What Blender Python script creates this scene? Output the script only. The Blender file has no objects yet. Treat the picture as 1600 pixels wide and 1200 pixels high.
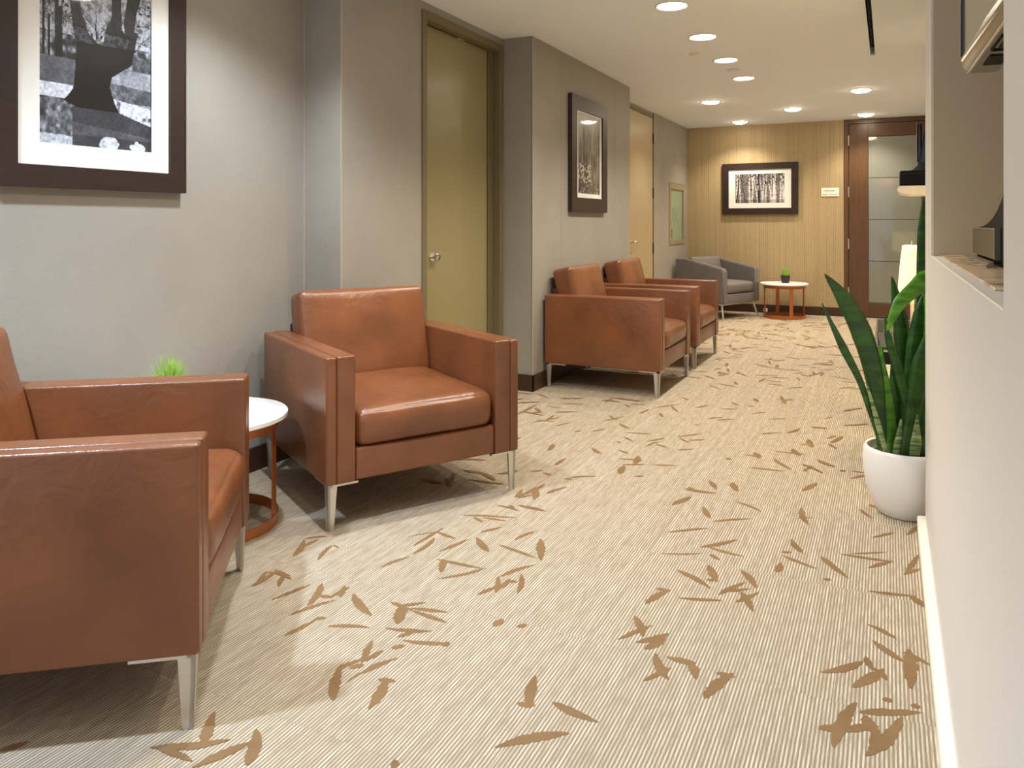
import bpy, bmesh, math, random
import numpy as np
from mathutils import Vector, Matrix, noise as mnoise

random.seed(7)
S = bpy.context.scene
COL = S.collection

# ------------------------------------------------------------------ camera
FPX, CX, CY, HC = 1200.0, 800.0, 350.0, 1.13
TH = math.atan2(588, 1200)
cam_d = bpy.data.cameras.new('camera'); cam = bpy.data.objects.new('camera', cam_d); COL.objects.link(cam)
cam.location = (0, 0, HC); cam.rotation_euler = (math.pi/2, 0, TH)
cam_d.sensor_width = 36; cam_d.lens = 27.0; cam_d.shift_y = -250/1600; cam_d.clip_start = .02
S.camera = cam
# ------------------------------------------------------------------ world, light, exposure
W = bpy.data.worlds.new('world'); S.world = W; W.use_nodes = True
bg = W.node_tree.nodes['Background']; bg.inputs[0].default_value = (.78, .88, 1, 1); bg.inputs[1].default_value = 0.6
S.view_settings.view_transform = 'Standard'; S.view_settings.look = 'None'
S.view_settings.gamma = 1; S.view_settings.use_curve_mapping = False
S.view_settings.exposure = 0.84
LAMP_W = 36.0          # watts of one ceiling downlight
WARM = (1.0, .86, .68); NEUTRAL = (1.0, .915, .77); COOL = (.62, .79, 1.0)

# ------------------------------------------------------------------ helpers
def lin(r, g, b):
    return tuple(((c/255)/12.92 if c/255 <= .04045 else ((c/255+.055)/1.055)**2.4) for c in (r, g, b)) + (1,)

def mat(name, color, rough=.5, metal=0, spec=.5, coat=0, bump=None, vary=None, emit=None):
    """principled material; bump=(scale, strength, detail), vary=(scale, amount, stretch)"""
    m = bpy.data.materials.new(name); m.use_nodes = True
    nt = m.node_tree; p = nt.nodes['Principled BSDF']
    p.inputs['Base Color'].default_value = color; p.inputs['Roughness'].default_value = rough
    p.inputs['Metallic'].default_value = metal; p.inputs['Specular IOR Level'].default_value = spec
    p.inputs['Coat Weight'].default_value = coat; p.inputs['Coat Roughness'].default_value = .04
    tc = None
    if bump or vary:
        tc = nt.nodes.new('ShaderNodeTexCoord')
    if vary:
        mp = nt.nodes.new('ShaderNodeMapping'); mp.inputs['Scale'].default_value = vary[2] if len(vary) > 2 else (1, 1, 1)
        nt.links.new(tc.outputs['Object'], mp.inputs[0])
        n = nt.nodes.new('ShaderNodeTexNoise'); n.inputs['Scale'].default_value = vary[0]; n.inputs['Detail'].default_value = 5
        nt.links.new(mp.outputs[0], n.inputs['Vector'])
        r = nt.nodes.new('ShaderNodeMapRange'); r.inputs[1].default_value = .3; r.inputs[2].default_value = .7
        r.inputs[3].default_value = 1-vary[1]; r.inputs[4].default_value = 1+vary[1]
        nt.links.new(n.outputs[0], r.inputs[0])
        mx = nt.nodes.new('ShaderNodeVectorMath'); mx.operation = 'SCALE'; mx.inputs[0].default_value = color[:3]
        nt.links.new(r.outputs[0], mx.inputs['Scale']); nt.links.new(mx.outputs[0], p.inputs['Base Color'])
    if bump:
        n = nt.nodes.new('ShaderNodeTexNoise'); n.inputs['Scale'].default_value = bump[0]
        n.inputs['Detail'].default_value = bump[2] if len(bump) > 2 else 3
        nt.links.new(tc.outputs['Object'], n.inputs['Vector'])
        b = nt.nodes.new('ShaderNodeBump'); b.inputs['Strength'].default_value = bump[1]; b.inputs['Distance'].default_value = .01
        nt.links.new(n.outputs[0], b.inputs['Height']); nt.links.new(b.outputs[0], p.inputs['Normal'])
    if emit:
        p.inputs['Emission Color'].default_value = emit[0]; p.inputs['Emission Strength'].default_value = emit[1]
    return m

def obj(name, bm, m, parent=None, smooth=False, angle=None):
    me = bpy.data.meshes.new(name)
    if isinstance(bm, bmesh.types.BMesh):
        bm.normal_update(); bm.to_mesh(me); bm.free()
    else:
        me.from_pydata(*bm)
    if m is not None: me.materials.append(m)
    if smooth:
        for p in me.polygons: p.use_smooth = True
        if angle: me.set_sharp_from_angle(angle=math.radians(angle))
    o = bpy.data.objects.new(name, me); COL.objects.link(o)
    if parent is not None: o.parent = parent
    return o

def tag(o, label=None, cat=None, group=None, kind=None):
    if label: o['label'] = label
    if cat: o['category'] = cat
    if group: o['group'] = group
    if kind: o['kind'] = kind
    return o

def thing(name, label, cat, loc=(0, 0, 0), rz=0, group=None):
    o = bpy.data.objects.new(name, None); COL.objects.link(o); o.empty_display_size = .05
    o.location = loc; o.rotation_euler = (0, 0, rz)
    return tag(o, label, cat, group)

def struct(name, bm, m, parent=None, label=None, **k):
    o = obj(name, bm, m, parent, **k)
    if parent is None: o['kind'] = 'structure'
    if label: o['label'] = label
    return o

def copy_tree(o, parent=None):
    c = o.copy(); COL.objects.link(c)
    if parent is not None: c.parent = parent
    for ch in list(o.children): copy_tree(ch, c)
    return c

def B(): return bmesh.new()

def box(bm, x0, x1, y0, y1, z0, z1, bev=0, seg=2, mtx=None):
    vs = [bm.verts.new((x, y, z)) for x in (x0, x1) for y in (y0, y1) for z in (z0, z1)]
    fs = [(0, 1, 3, 2), (4, 6, 7, 5), (0, 4, 5, 1), (2, 3, 7, 6), (0, 2, 6, 4), (1, 5, 7, 3)]
    faces = [bm.faces.new([vs[i] for i in f]) for f in fs]
    if mtx is not None: bmesh.ops.transform(bm, matrix=mtx, verts=vs)
    if bev:
        es = list({e for f in faces for e in f.edges})
        bmesh.ops.bevel(bm, geom=es, offset=bev, segments=seg, profile=.5, affect='EDGES')
    return bm

def bx(*a, **k): return box(B(), *a, **k)

def lathe(bm, prof, n=32, cx=0, cy=0, z=0):
    rings = []
    for r, h in prof:
        if r < 1e-6: rings.append([bm.verts.new((cx, cy, z+h))])
        else: rings.append([bm.verts.new((cx+r*math.cos(2*math.pi*i/n), cy+r*math.sin(2*math.pi*i/n), z+h)) for i in range(n)])
    for a, b in zip(rings, rings[1:]):
        for i in range(n):
            j = (i+1) % n
            if len(a) == 1 and len(b) == 1: continue
            if len(a) == 1: bm.faces.new((a[0], b[j], b[i]))
            elif len(b) == 1: bm.faces.new((a[i], a[j], b[0]))
            else: bm.faces.new((a[i], a[j], b[j], b[i]))
    bmesh.ops.recalc_face_normals(bm, faces=bm.faces)
    return bm

def tube(bm, pts, r, n=8, closed=False):
    pts = [Vector(p) for p in pts]; rings = []; m = len(pts)
    for i, p in enumerate(pts):
        if closed: t = pts[(i+1) % m]-pts[i-1]
        else: t = pts[min(i+1, m-1)]-pts[max(i-1, 0)]
        t.normalize()
        a = t.cross(Vector((0, 0, 1))) if abs(t.z) < .95 else t.cross(Vector((1, 0, 0)))
        a.normalize(); b = t.cross(a)
        rr = r[i] if isinstance(r, (list, tuple)) else r
        rings.append([bm.verts.new(p+a*rr*math.cos(2*math.pi*k/n)+b*rr*math.sin(2*math.pi*k/n)) for k in range(n)])
    for i in range(m if closed else m-1):
        A, C = rings[i], rings[(i+1) % m]
        for k in range(n):
            bm.faces.new((A[k], A[(k+1) % n], C[(k+1) % n], C[k]))
    if not closed:
        bm.faces.new(rings[0][::-1]); bm.faces.new(rings[-1])
    bmesh.ops.recalc_face_normals(bm, faces=bm.faces)
    return bm

def prism(bm, poly, axis, a, b):
    """extrude a 2-D polygon along an axis between a and b"""
    def P(u, v, w):
        return {'x': (w, u, v), 'y': (u, w, v), 'z': (u, v, w)}[axis]
    A = [bm.verts.new(P(u, v, a)) for u, v in poly]; C = [bm.verts.new(P(u, v, b)) for u, v in poly]
    bm.faces.new(A); bm.faces.new(C[::-1]); n = len(poly)
    for i in range(n): bm.faces.new((A[i], C[i], C[(i+1) % n], A[(i+1) % n]))
    bmesh.ops.recalc_face_normals(bm, faces=bm.faces)
    return bm

def cushion(bm, sx, sy, sz, r, crown_top=0, crown_bottom=0, bulge_x=0, mtx=None, wrinkle=0, seed=0, n=14):
    """a soft rounded block, sizes sx, sy, sz centred on the origin"""
    def axis(h):
        core = [-(h-r)+2*(h-r)*i/n for i in range(n+1)]
        return [-h, -h+r*.12, -h+r*.4] + core + [h-r*.4, h-r*.12, h]
    hx, hy, hz = sx/2, sy/2, sz/2
    ax, ay = axis(hx), axis(hy)
    core = max(2, int(n/4)); az = [-hz, -hz+r*.12, -hz+r*.4]+[-(hz-r)+2*(hz-r)*i/core for i in range(core+1)]+[hz-r*.4, hz-r*.12, hz]
    vd = {}
    def V(x, y, z):
        k = (round(x, 6), round(y, 6), round(z, 6))
        if k in vd: return vd[k]
        p = Vector((x, y, z)); q = Vector((max(-(hx-r), min(hx-r, x)), max(-(hy-r), min(hy-r, y)), max(-(hz-r), min(hz-r, z))))
        d = p-q
        if d.length > 1e-9: p = q+d.normalized()*r
        u, v, w = x/hx, y/hy, z/hz
        k1 = max(0, 1-u*u)*max(0, 1-v*v)
        k1 = k1**.9
        p.z += k1*(crown_top*max(0, w)-crown_bottom*max(0, -w))
        p.x += bulge_x*max(0, u)*max(0, 1-v*v)**.5*max(0, 1-w*w)**.5
        if wrinkle:
            p += Vector((0, 0, 1))*wrinkle*mnoise.noise(Vector((x*7+seed, y*7, z*4)))*max(0, w)
            p += Vector((1, 0, 0))*wrinkle*mnoise.noise(Vector((seed, y*8, z*8)))*max(0, u)
        if mtx is not None: p = mtx @ p
        vd[k] = bm.verts.new(p); return vd[k]
    for A1, A2, f in ((ax, ay, lambda a, b, s: V(a, b, s*hz)), (ax, az, lambda a, b, s: V(a, s*hy, b)), (ay, az, lambda a, b, s: V(s*hx, a, b))):
        for s in (-1, 1):
            for i in range(len(A1)-1):
                for j in range(len(A2)-1):
                    try: bm.faces.new((f(A1[i], A2[j], s), f(A1[i+1], A2[j], s), f(A1[i+1], A2[j+1], s), f(A1[i], A2[j+1], s)))
                    except ValueError: pass
    bmesh.ops.recalc_face_normals(bm, faces=bm.faces)
    return bm

# ------------------------------------------------------------------ materials
M = {}
M['wall'] = mat('suede_wallcovering', lin(156, 150, 140), .58, spec=.35, bump=(160, .12), vary=(2.2, .07))
M['walltan'] = None
M['ceiling'] = mat('ceiling_paint', lin(243, 248, 255), .8, bump=(220, .05))
M['white_wall'] = mat('white_wall_paint', lin(226, 221, 214), .55, bump=(150, .06))
M['cream'] = mat('cream_gloss_paint', lin(250, 244, 226), .4)
M['white'] = mat('white_gloss_paint', lin(238, 234, 228), .35)
M['darkbase'] = mat('dark_brown_baseboard', lin(62, 38, 24), .4)
M['olive'] = mat('olive_door_paint', lin(148, 136, 98), .24, spec=.5, bump=(60, .03))
M['olive_frame'] = mat('olive_frame_paint', lin(116, 104, 76), .4)
M['taupe_door'] = mat('tan_door_paint', lin(176, 158, 122), .36, vary=(1.5, .05))
M['gap'] = mat('dark_gap', lin(30, 25, 20), .8)
M['black'] = mat('black_plastic', lin(14, 13, 13), .55, spec=.25)
M['black_gloss'] = mat('black_gloss', lin(12, 12, 14), .12)
M['chrome'] = mat('chrome', lin(215, 210, 205), .14, 1)
M['nickel'] = mat('brushed_nickel', lin(214, 210, 202), .36, .85, bump=(400, .04))
M['silver'] = mat('silver_plastic', lin(160, 154, 144), .14, .85)
M['frame'] = mat('dark_brown_wood_frame', lin(46, 32, 27), .38, vary=(6, .15, (1, 1, 8)))
M['mat_board'] = mat('white_mat_board', lin(244, 242, 236), .6, coat=.8)
M['copper'] = mat('copper_painted_steel', lin(176, 104, 56), .34, .3)
M['tabletop'] = mat('white_laminate', lin(250, 249, 246), .25)
M['edge'] = mat('copper_rim', lin(176, 98, 40), .35, .4)
M['grayfab'] = mat('grey_leather', lin(112, 107, 106), .5, bump=(260, .12, 4), vary=(5, .06))
M['soil'] = mat('potting_soil', lin(44, 32, 24), .95, bump=(120, 1))
M['pot'] = mat('white_ceramic', lin(240, 238, 236), .28)
M['blackpot'] = mat('black_pot', lin(38, 35, 33), .5)
M['grass'] = mat('grass_green', lin(150, 192, 66), .5, vary=(30, .35))
M['plate'] = mat('white_sign_plate', lin(244, 238, 226), .35)
M['inkgrey'] = mat('grey_print', lin(120, 112, 104), .6)
M['plastic_white'] = mat('white_plastic', lin(235, 230, 222), .4)
M['screen'] = mat('grey_screen_glass', lin(122, 116, 108), .12, spec=.6)
M['greypanel'] = mat('grey_olive_panel', lin(80, 74, 56), .3)
M['red'] = mat('exit_red', lin(200, 30, 30), .5, emit=(lin(230, 30, 30), 6))
M['signwhite'] = mat('exit_sign_face', lin(240, 236, 230), .5, emit=(lin(240, 220, 210), 1.0))
M['magazine'] = mat('dark_grey_glossy', lin(58, 60, 58), .25)
M['lens'] = mat('lamp_lens', lin(255, 250, 240), .4, emit=((1, .93, .82, 1), 14))
M['lens_warm'] = mat('lamp_lens_warm', lin(255, 248, 232), .4, emit=((1, .86, .66, 1), 20))
M['trimring'] = mat('white_trim_ring', lin(236, 230, 220), .45)

def leather():
    m = bpy.data.materials.new('cognac_leather'); m.use_nodes = True; nt = m.node_tree; p = nt.nodes['Principled BSDF']
    tc = nt.nodes.new('ShaderNodeTexCoord')
    n1 = nt.nodes.new('ShaderNodeTexNoise'); n1.inputs['Scale'].default_value = 4; n1.inputs['Detail'].default_value = 6
    n2 = nt.nodes.new('ShaderNodeTexVoronoi'); n2.inputs['Scale'].default_value = 420
    n3 = nt.nodes.new('ShaderNodeTexNoise'); n3.inputs['Scale'].default_value = 11; n3.inputs['Detail'].default_value = 4; n3.inputs['Distortion'].default_value = 1.6
    for n in (n1, n2, n3): nt.links.new(tc.outputs['Object'], n.inputs['Vector'])
    cr = nt.nodes.new('ShaderNodeValToRGB'); cr.color_ramp.elements[0].position = .3; cr.color_ramp.elements[1].position = .72
    cr.color_ramp.elements[0].color = lin(108, 64, 37); cr.color_ramp.elements[1].color = lin(136, 82, 50)
    nt.links.new(n1.outputs[0], cr.inputs[0]); nt.links.new(cr.outputs[0], p.inputs['Base Color'])
    p.inputs['Roughness'].default_value = .31; p.inputs['Specular IOR Level'].default_value = .6
    b1 = nt.nodes.new('ShaderNodeBump'); b1.inputs['Strength'].default_value = .12; b1.inputs['Distance'].default_value = .002
    b2 = nt.nodes.new('ShaderNodeBump'); b2.inputs['Strength'].default_value = .16; b2.inputs['Distance'].default_value = .02
    nt.links.new(n2.outputs[0], b1.inputs['Height']); nt.links.new(n3.outputs[0], b2.inputs['Height'])
    nt.links.new(b2.outputs[0], b1.inputs['Normal']); nt.links.new(b1.outputs[0], p.inputs['Normal'])
    return m
M['leather'] = leather()
M['leather_shaded'] = mat('shade_darkened_leather', lin(46, 28, 20), .5)  # chair leather darkened to paint in the shade between back cushion and wall
M['seam'] = mat('dark_leather_seam', lin(92, 46, 26), .5)

def ribbed():
    m = bpy.data.materials.new('tan_ribbed_wallpaper'); m.use_nodes = True; nt = m.node_tree; p = nt.nodes['Principled BSDF']
    tc = nt.nodes.new('ShaderNodeTexCoord')
    mp = nt.nodes.new('ShaderNodeMapping'); mp.inputs['Scale'].default_value = (38, 1, .7); nt.links.new(tc.outputs['Object'], mp.inputs[0])
    w = nt.nodes.new('ShaderNodeTexNoise'); w.inputs['Scale'].default_value = 1.0; w.inputs['Detail'].default_value = 3
    nt.links.new(mp.outputs[0], w.inputs['Vector'])
    wv = nt.nodes.new('ShaderNodeTexWave'); wv.inputs['Scale'].default_value = 13; wv.inputs['Distortion'].default_value = .6; wv.inputs['Detail'].default_value = 2
    nt.links.new(tc.outputs['Object'], wv.inputs['Vector'])
    n2 = nt.nodes.new('ShaderNodeTexNoise'); n2.inputs['Scale'].default_value = 26; n2.inputs['Detail'].default_value = 6; nt.links.new(tc.outputs['Object'], n2.inputs['Vector'])
    mx = nt.nodes.new('ShaderNodeMath'); mx.operation = 'MULTIPLY_ADD'; mx.inputs[1].default_value = .55
    nt.links.new(wv.outputs[1], mx.inputs[0]); nt.links.new(w.outputs[0], mx.inputs[2])
    mx2 = nt.nodes.new('ShaderNodeMath'); mx2.operation = 'MULTIPLY_ADD'; mx2.inputs[1].default_value = .5
    nt.links.new(n2.outputs[0], mx2.inputs[0]); nt.links.new(mx.outputs[0], mx2.inputs[2])
    cr = nt.nodes.new('ShaderNodeValToRGB'); cr.color_ramp.elements[0].position = .55; cr.color_ramp.elements[1].position = 1.3 if False else 1.0
    cr.color_ramp.elements[0].color = lin(152, 131, 95); cr.color_ramp.elements[1].color = lin(180, 160, 122)
    nt.links.new(mx2.outputs[0], cr.inputs[0]); nt.links.new(cr.outputs[0], p.inputs['Base Color'])
    b = nt.nodes.new('ShaderNodeBump'); b.inputs['Strength'].default_value = .2; b.inputs['Distance'].default_value = .003
    nt.links.new(mx2.outputs[0], b.inputs['Height']); nt.links.new(b.outputs[0], p.inputs['Normal'])
    p.inputs['Roughness'].default_value = .6
    return m
M['walltan'] = ribbed()

def wood(name, c0, c1, rough):
    m = bpy.data.materials.new(name); m.use_nodes = True; nt = m.node_tree; p = nt.nodes['Principled BSDF']
    tc = nt.nodes.new('ShaderNodeTexCoord'); mp = nt.nodes.new('ShaderNodeMapping'); mp.inputs['Scale'].default_value = (30, 30, 1.6)
    nt.links.new(tc.outputs['Object'], mp.inputs[0])
    n = nt.nodes.new('ShaderNodeTexNoise'); n.inputs['Scale'].default_value = 2; n.inputs['Detail'].default_value = 6
    nt.links.new(mp.outputs[0], n.inputs['Vector'])
    cr = nt.nodes.new('ShaderNodeValToRGB'); cr.color_ramp.elements[0].position = .3; cr.color_ramp.elements[1].position = .7
    cr.color_ramp.elements[0].color = c0; cr.color_ramp.elements[1].color = c1
    nt.links.new(n.outputs[0], cr.inputs[0]); nt.links.new(cr.outputs[0], p.inputs['Base Color']); p.inputs['Roughness'].default_value = rough
    return m
M['doorwood'] = wood('brown_door_veneer', lin(84, 58, 36), lin(100, 70, 44), .34)

def carpet():
    """striped loop-pile carpet tile: ivory yarn lines running along y on a taupe ground"""
    m = bpy.data.materials.new('striped_carpet'); m.use_nodes = True; nt = m.node_tree; p = nt.nodes['Principled BSDF']
    L = nt.links.new; N = nt.nodes.new
    tc = N('ShaderNodeTexCoord'); oi = N('ShaderNodeObjectInfo')
    sp = N('ShaderNodeSeparateXYZ'); L(tc.outputs['Object'], sp.inputs[0])
    wob = N('ShaderNodeTexNoise'); wob.inputs['Scale'].default_value = 60; wob.inputs['Detail'].default_value = 1
    add0 = N('ShaderNodeVectorMath'); add0.operation = 'ADD'; L(tc.outputs['Object'], add0.inputs[0])
    cmb = N('ShaderNodeCombineXYZ'); mul = N('ShaderNodeMath'); mul.operation = 'MULTIPLY'; mul.inputs[1].default_value = 37.7
    L(oi.outputs['Random'], mul.inputs[0]); L(mul.outputs[0], cmb.inputs[0]); L(mul.outputs[0], cmb.inputs[2]); L(cmb.outputs[0], add0.inputs[1])
    L(add0.outputs[0], wob.inputs['Vector'])
    wm = N('ShaderNodeMath'); wm.operation = 'MULTIPLY_ADD'; wm.inputs[1].default_value = .0016; L(wob.outputs[0], wm.inputs[0]); L(sp.outputs['X'], wm.inputs[2])
    off = N('ShaderNodeMath'); off.operation = 'MULTIPLY_ADD'; off.inputs[1].default_value = .05; L(oi.outputs['Random'], off.inputs[0]); L(wm.outputs[0], off.inputs[2])
    sc = N('ShaderNodeMath'); sc.operation = 'MULTIPLY'; sc.inputs[1].default_value = 1/.0088; L(off.outputs[0], sc.inputs[0])
    fr = N('ShaderNodeMath'); fr.operation = 'FRACT'; L(sc.outputs[0], fr.inputs[0])
    fl = N('ShaderNodeMath'); fl.operation = 'FLOOR'; L(sc.outputs[0], fl.inputs[0])
    # each line has its own brightness
    wn = N('ShaderNodeTexWhiteNoise'); wn.noise_dimensions = '2D'; cw = N('ShaderNodeCombineXYZ'); L(fl.outputs[0], cw.inputs[0]); L(oi.outputs['Random'], cw.inputs[1]); L(cw.outputs[0], wn.inputs['Vector'])
    st = N('ShaderNodeMapRange'); st.interpolation_type = 'SMOOTHSTEP'; st.inputs[1].default_value = .20; st.inputs[2].default_value = .30
    d = N('ShaderNodeMath'); d.operation = 'PINGPONG'; d.inputs[1].default_value = .5; L(fr.outputs[0], d.inputs[0]); L(d.outputs[0], st.inputs[0])
    st.inputs[3].default_value = 1; st.inputs[4].default_value = 0
    # lines are broken up a little along their length
    mp = N('ShaderNodeMapping'); mp.inputs['Scale'].default_value = (110, 14, 1); L(add0.outputs[0], mp.inputs[0])
    br = N('ShaderNodeTexNoise'); br.inputs['Scale'].default_value = 1; br.inputs['Detail'].default_value = 3; L(mp.outputs[0], br.inputs['Vector'])
    bm_ = N('ShaderNodeMapRange'); bm_.inputs[1].default_value = .3; bm_.inputs[2].default_value = .62; bm_.inputs[3].default_value = .35; bm_.inputs[4].default_value = 1; L(br.outputs[0], bm_.inputs[0])
    wr = N('ShaderNodeMapRange'); wr.inputs[3].default_value = .6; wr.inputs[4].default_value = 1; L(wn.outputs[0], wr.inputs[0])
    a1 = N('ShaderNodeMath'); a1.operation = 'MULTIPLY'; L(st.outputs[0], a1.inputs[0]); L(bm_.outputs[0], a1.inputs[1])
    a2 = N('ShaderNodeMath'); a2.operation = 'MULTIPLY'; L(a1.outputs[0], a2.inputs[0]); L(wr.outputs[0], a2.inputs[1])
    gr = N('ShaderNodeTexNoise'); gr.inputs['Scale'].default_value = 500; gr.inputs['Detail'].default_value = 2; L(tc.outputs['Object'], gr.inputs['Vector'])
    g0 = N('ShaderNodeMapRange'); g0.inputs[1].default_value = .3; g0.inputs[2].default_value = .7; g0.inputs[3].default_value = .86; g0.inputs[4].default_value = 1.12; L(gr.outputs[0], g0.inputs[0])
    mixc = N('ShaderNodeMix'); mixc.data_type = 'RGBA'; mixc.inputs[6].default_value = lin(147, 131, 109); mixc.inputs[7].default_value = lin(216, 205, 187); L(a2.outputs[0], mixc.inputs[0])
    fin = N('ShaderNodeVectorMath'); fin.operation = 'SCALE'; L(mixc.outputs[2], fin.inputs[0]); L(g0.outputs[0], fin.inputs['Scale'])
    L(fin.outputs[0], p.inputs['Base Color']); p.inputs['Roughness'].default_value = .9; p.inputs['Specular IOR Level'].default_value = .15
    b = N('ShaderNodeBump'); b.inputs['Strength'].default_value = .5; b.inputs['Distance'].default_value = .002
    hb = N('ShaderNodeMath'); hb.operation = 'MULTIPLY_ADD'; hb.inputs[1].default_value = .4; L(gr.outputs[0], hb.inputs[0]); L(a2.outputs[0], hb.inputs[2]); L(hb.outputs[0], b.inputs['Height']); L(b.outputs[0], p.inputs['Normal'])
    return m
M['carpet'] = carpet()
M['leafprint'] = mat('tan_tufted_leaf', lin(148, 118, 83), .9, spec=.15, bump=(600, .6), vary=(9, .10))

def marble():
    m = bpy.data.materials.new('veined_marble'); m.use_nodes = True; nt = m.node_tree; p = nt.nodes['Principled BSDF']
    tc = nt.nodes.new('ShaderNodeTexCoord'); n = nt.nodes.new('ShaderNodeTexNoise'); n.inputs['Scale'].default_value = 3.2; n.inputs['Detail'].default_value = 8; n.inputs['Distortion'].default_value = 1.2
    nt.links.new(tc.outputs['Object'], n.inputs['Vector'])
    cr = nt.nodes.new('ShaderNodeValToRGB'); e = cr.color_ramp.elements
    e[0].position = .36; e[0].color = lin(222, 198, 168); e[1].position = .62; e[1].color = lin(226, 206, 180)
    k = e.new(.46); k.color = lin(216, 190, 158); k = e.new(.49); k.color = lin(140, 100, 66); k = e.new(.52); k.color = lin(214, 190, 160)
    nt.links.new(n.outputs[0], cr.inputs[0]); nt.links.new(cr.outputs[0], p.inputs['Base Color']); p.inputs['Roughness'].default_value = .22
    return m
M['marble'] = marble()

def glassmat(name, color, rough, trans=1.0, mix=0.0):
    m = bpy.data.materials.new(name); m.use_nodes = True; p = m.node_tree.nodes['Principled BSDF']
    p.inputs['Base Color'].default_value = color; p.inputs['Roughness'].default_value = rough
    p.inputs['Transmission Weight'].default_value = trans; p.inputs['IOR'].default_value = 1.45
    return m
def sheetglass(name, color):
    m = bpy.data.materials.new(name); m.use_nodes = True; nt = m.node_tree; nt.nodes.remove(nt.nodes['Principled BSDF'])
    t = nt.nodes.new('ShaderNodeBsdfTransparent'); t.inputs[0].default_value = color
    g = nt.nodes.new('ShaderNodeBsdfGlossy'); g.inputs['Roughness'].default_value = .02
    f = nt.nodes.new('ShaderNodeFresnel'); f.inputs[0].default_value = 1.45; x = nt.nodes.new('ShaderNodeMixShader')
    ge = nt.nodes.new('ShaderNodeNewGeometry'); mm = nt.nodes.new('ShaderNodeMath'); mm.operation = 'MULTIPLY'; iv = nt.nodes.new('ShaderNodeMath'); iv.operation = 'SUBTRACT'; iv.inputs[0].default_value = 1
    nt.links.new(ge.outputs['Backfacing'], iv.inputs[1]); nt.links.new(iv.outputs[0], mm.inputs[0]); nt.links.new(f.outputs[0], mm.inputs[1]); nt.links.new(mm.outputs[0], x.inputs[0]); nt.links.new(t.outputs[0], x.inputs[1]); nt.links.new(g.outputs[0], x.inputs[2])
    nt.links.new(x.outputs[0], nt.nodes['Material Output'].inputs[0]); return m
M['frosted'] = mat('frosted_glass_pane', lin(134, 137, 128), .05, spec=.6)
M['strip'] = mat('dark_clear_strip', lin(70, 74, 68), .3)
M['clearglass'] = sheetglass('clear_glass', lin(232, 240, 236))
M['caseglass'] = mat('pale_green_case_back', lin(226, 224, 208), .5)
M['shade'] = mat('glowing_lamp_shade', lin(250, 235, 180), .6, emit=((1, .78, .27, 1), 1.0))
M['shade_top'] = mat('lamp_shade_rim', lin(250, 240, 225), .5, emit=((1, .9, .75, 1), 1.0))

def snake_leaf_mat(name, c0, c1, band):
    m = bpy.data.materials.new(name); m.use_nodes = True; nt = m.node_tree; p = nt.nodes['Principled BSDF']
    tc = nt.nodes.new('ShaderNodeTexCoord'); mp = nt.nodes.new('ShaderNodeMapping'); mp.inputs['Scale'].default_value = (3, 3, band)
    nt.links.new(tc.outputs['Object'], mp.inputs[0]); n = nt.nodes.new('ShaderNodeTexNoise'); n.inputs['Scale'].default_value = 3; n.inputs['Detail'].default_value = 4; n.inputs['Distortion'].default_value = .5
    nt.links.new(mp.outputs[0], n.inputs['Vector'])
    cr = nt.nodes.new('ShaderNodeValToRGB'); cr.color_ramp.elements[0].position = .4; cr.color_ramp.elements[1].position = .66
    cr.color_ramp.elements[0].color = c0; cr.color_ramp.elements[1].color = c1
    nt.links.new(n.outputs[0], cr.inputs[0]); nt.links.new(cr.outputs[0], p.inputs['Base Color']); p.inputs['Roughness'].default_value = .38
    return m
M['leaf'] = snake_leaf_mat('snake_plant_leaf', lin(26, 66, 18), lin(46, 98, 28), 10)
M['leaf_bright'] = snake_leaf_mat('bright_snake_plant_leaf', lin(58, 120, 26), lin(104, 168, 52), 10)
M['leaf_pale'] = snake_leaf_mat('pale_banded_leaf', lin(74, 112, 48), lin(188, 204, 150), 26)

# ------------------------------------------------------------------ room shell
XL, XD, XM, XF, XR, YB, YR, HCEIL, XA = -2.61, -2.38, -2.155, -2.40, .122, 10.2, -3.0, 2.40, .66
Y_RET, Y_MID0, Y_MID1, Y_PIER = 2.976, 4.715, 6.885, 3.20

# floor: a slab that carries carpet tiles and their tufted leaf pattern
floor = struct('floor', bx(-2.8, .8, YR, 10.35, -.1, -.008), M['gap'], label='striped beige carpet tile floor with tan leaf pattern')
T = .6225; Y0 = 1.345; X0 = -.12
tile_bm = bx(-T/2+.0001, T/2-.0001, -T/2+.0001, T/2-.0001, -.008, 0, bev=.0004, seg=1)
tile0 = None
for i in range(-5, 2):
    for j in range(-5, 15):
        cxx, cyy = X0+(i+.5)*T, Y0+(j+.5)*T
        if cyy-T/2 > YB or cyy+T/2 < -1.4 or cxx-T/2 > .72: continue
        if tile0 is None:
            tile0 = obj('carpet_tile', tile_bm, M['carpet'], floor); o = tile0
        else:
            o = tile0.copy(); COL.objects.link(o)
        o.location = (cxx, cyy, 0)

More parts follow.
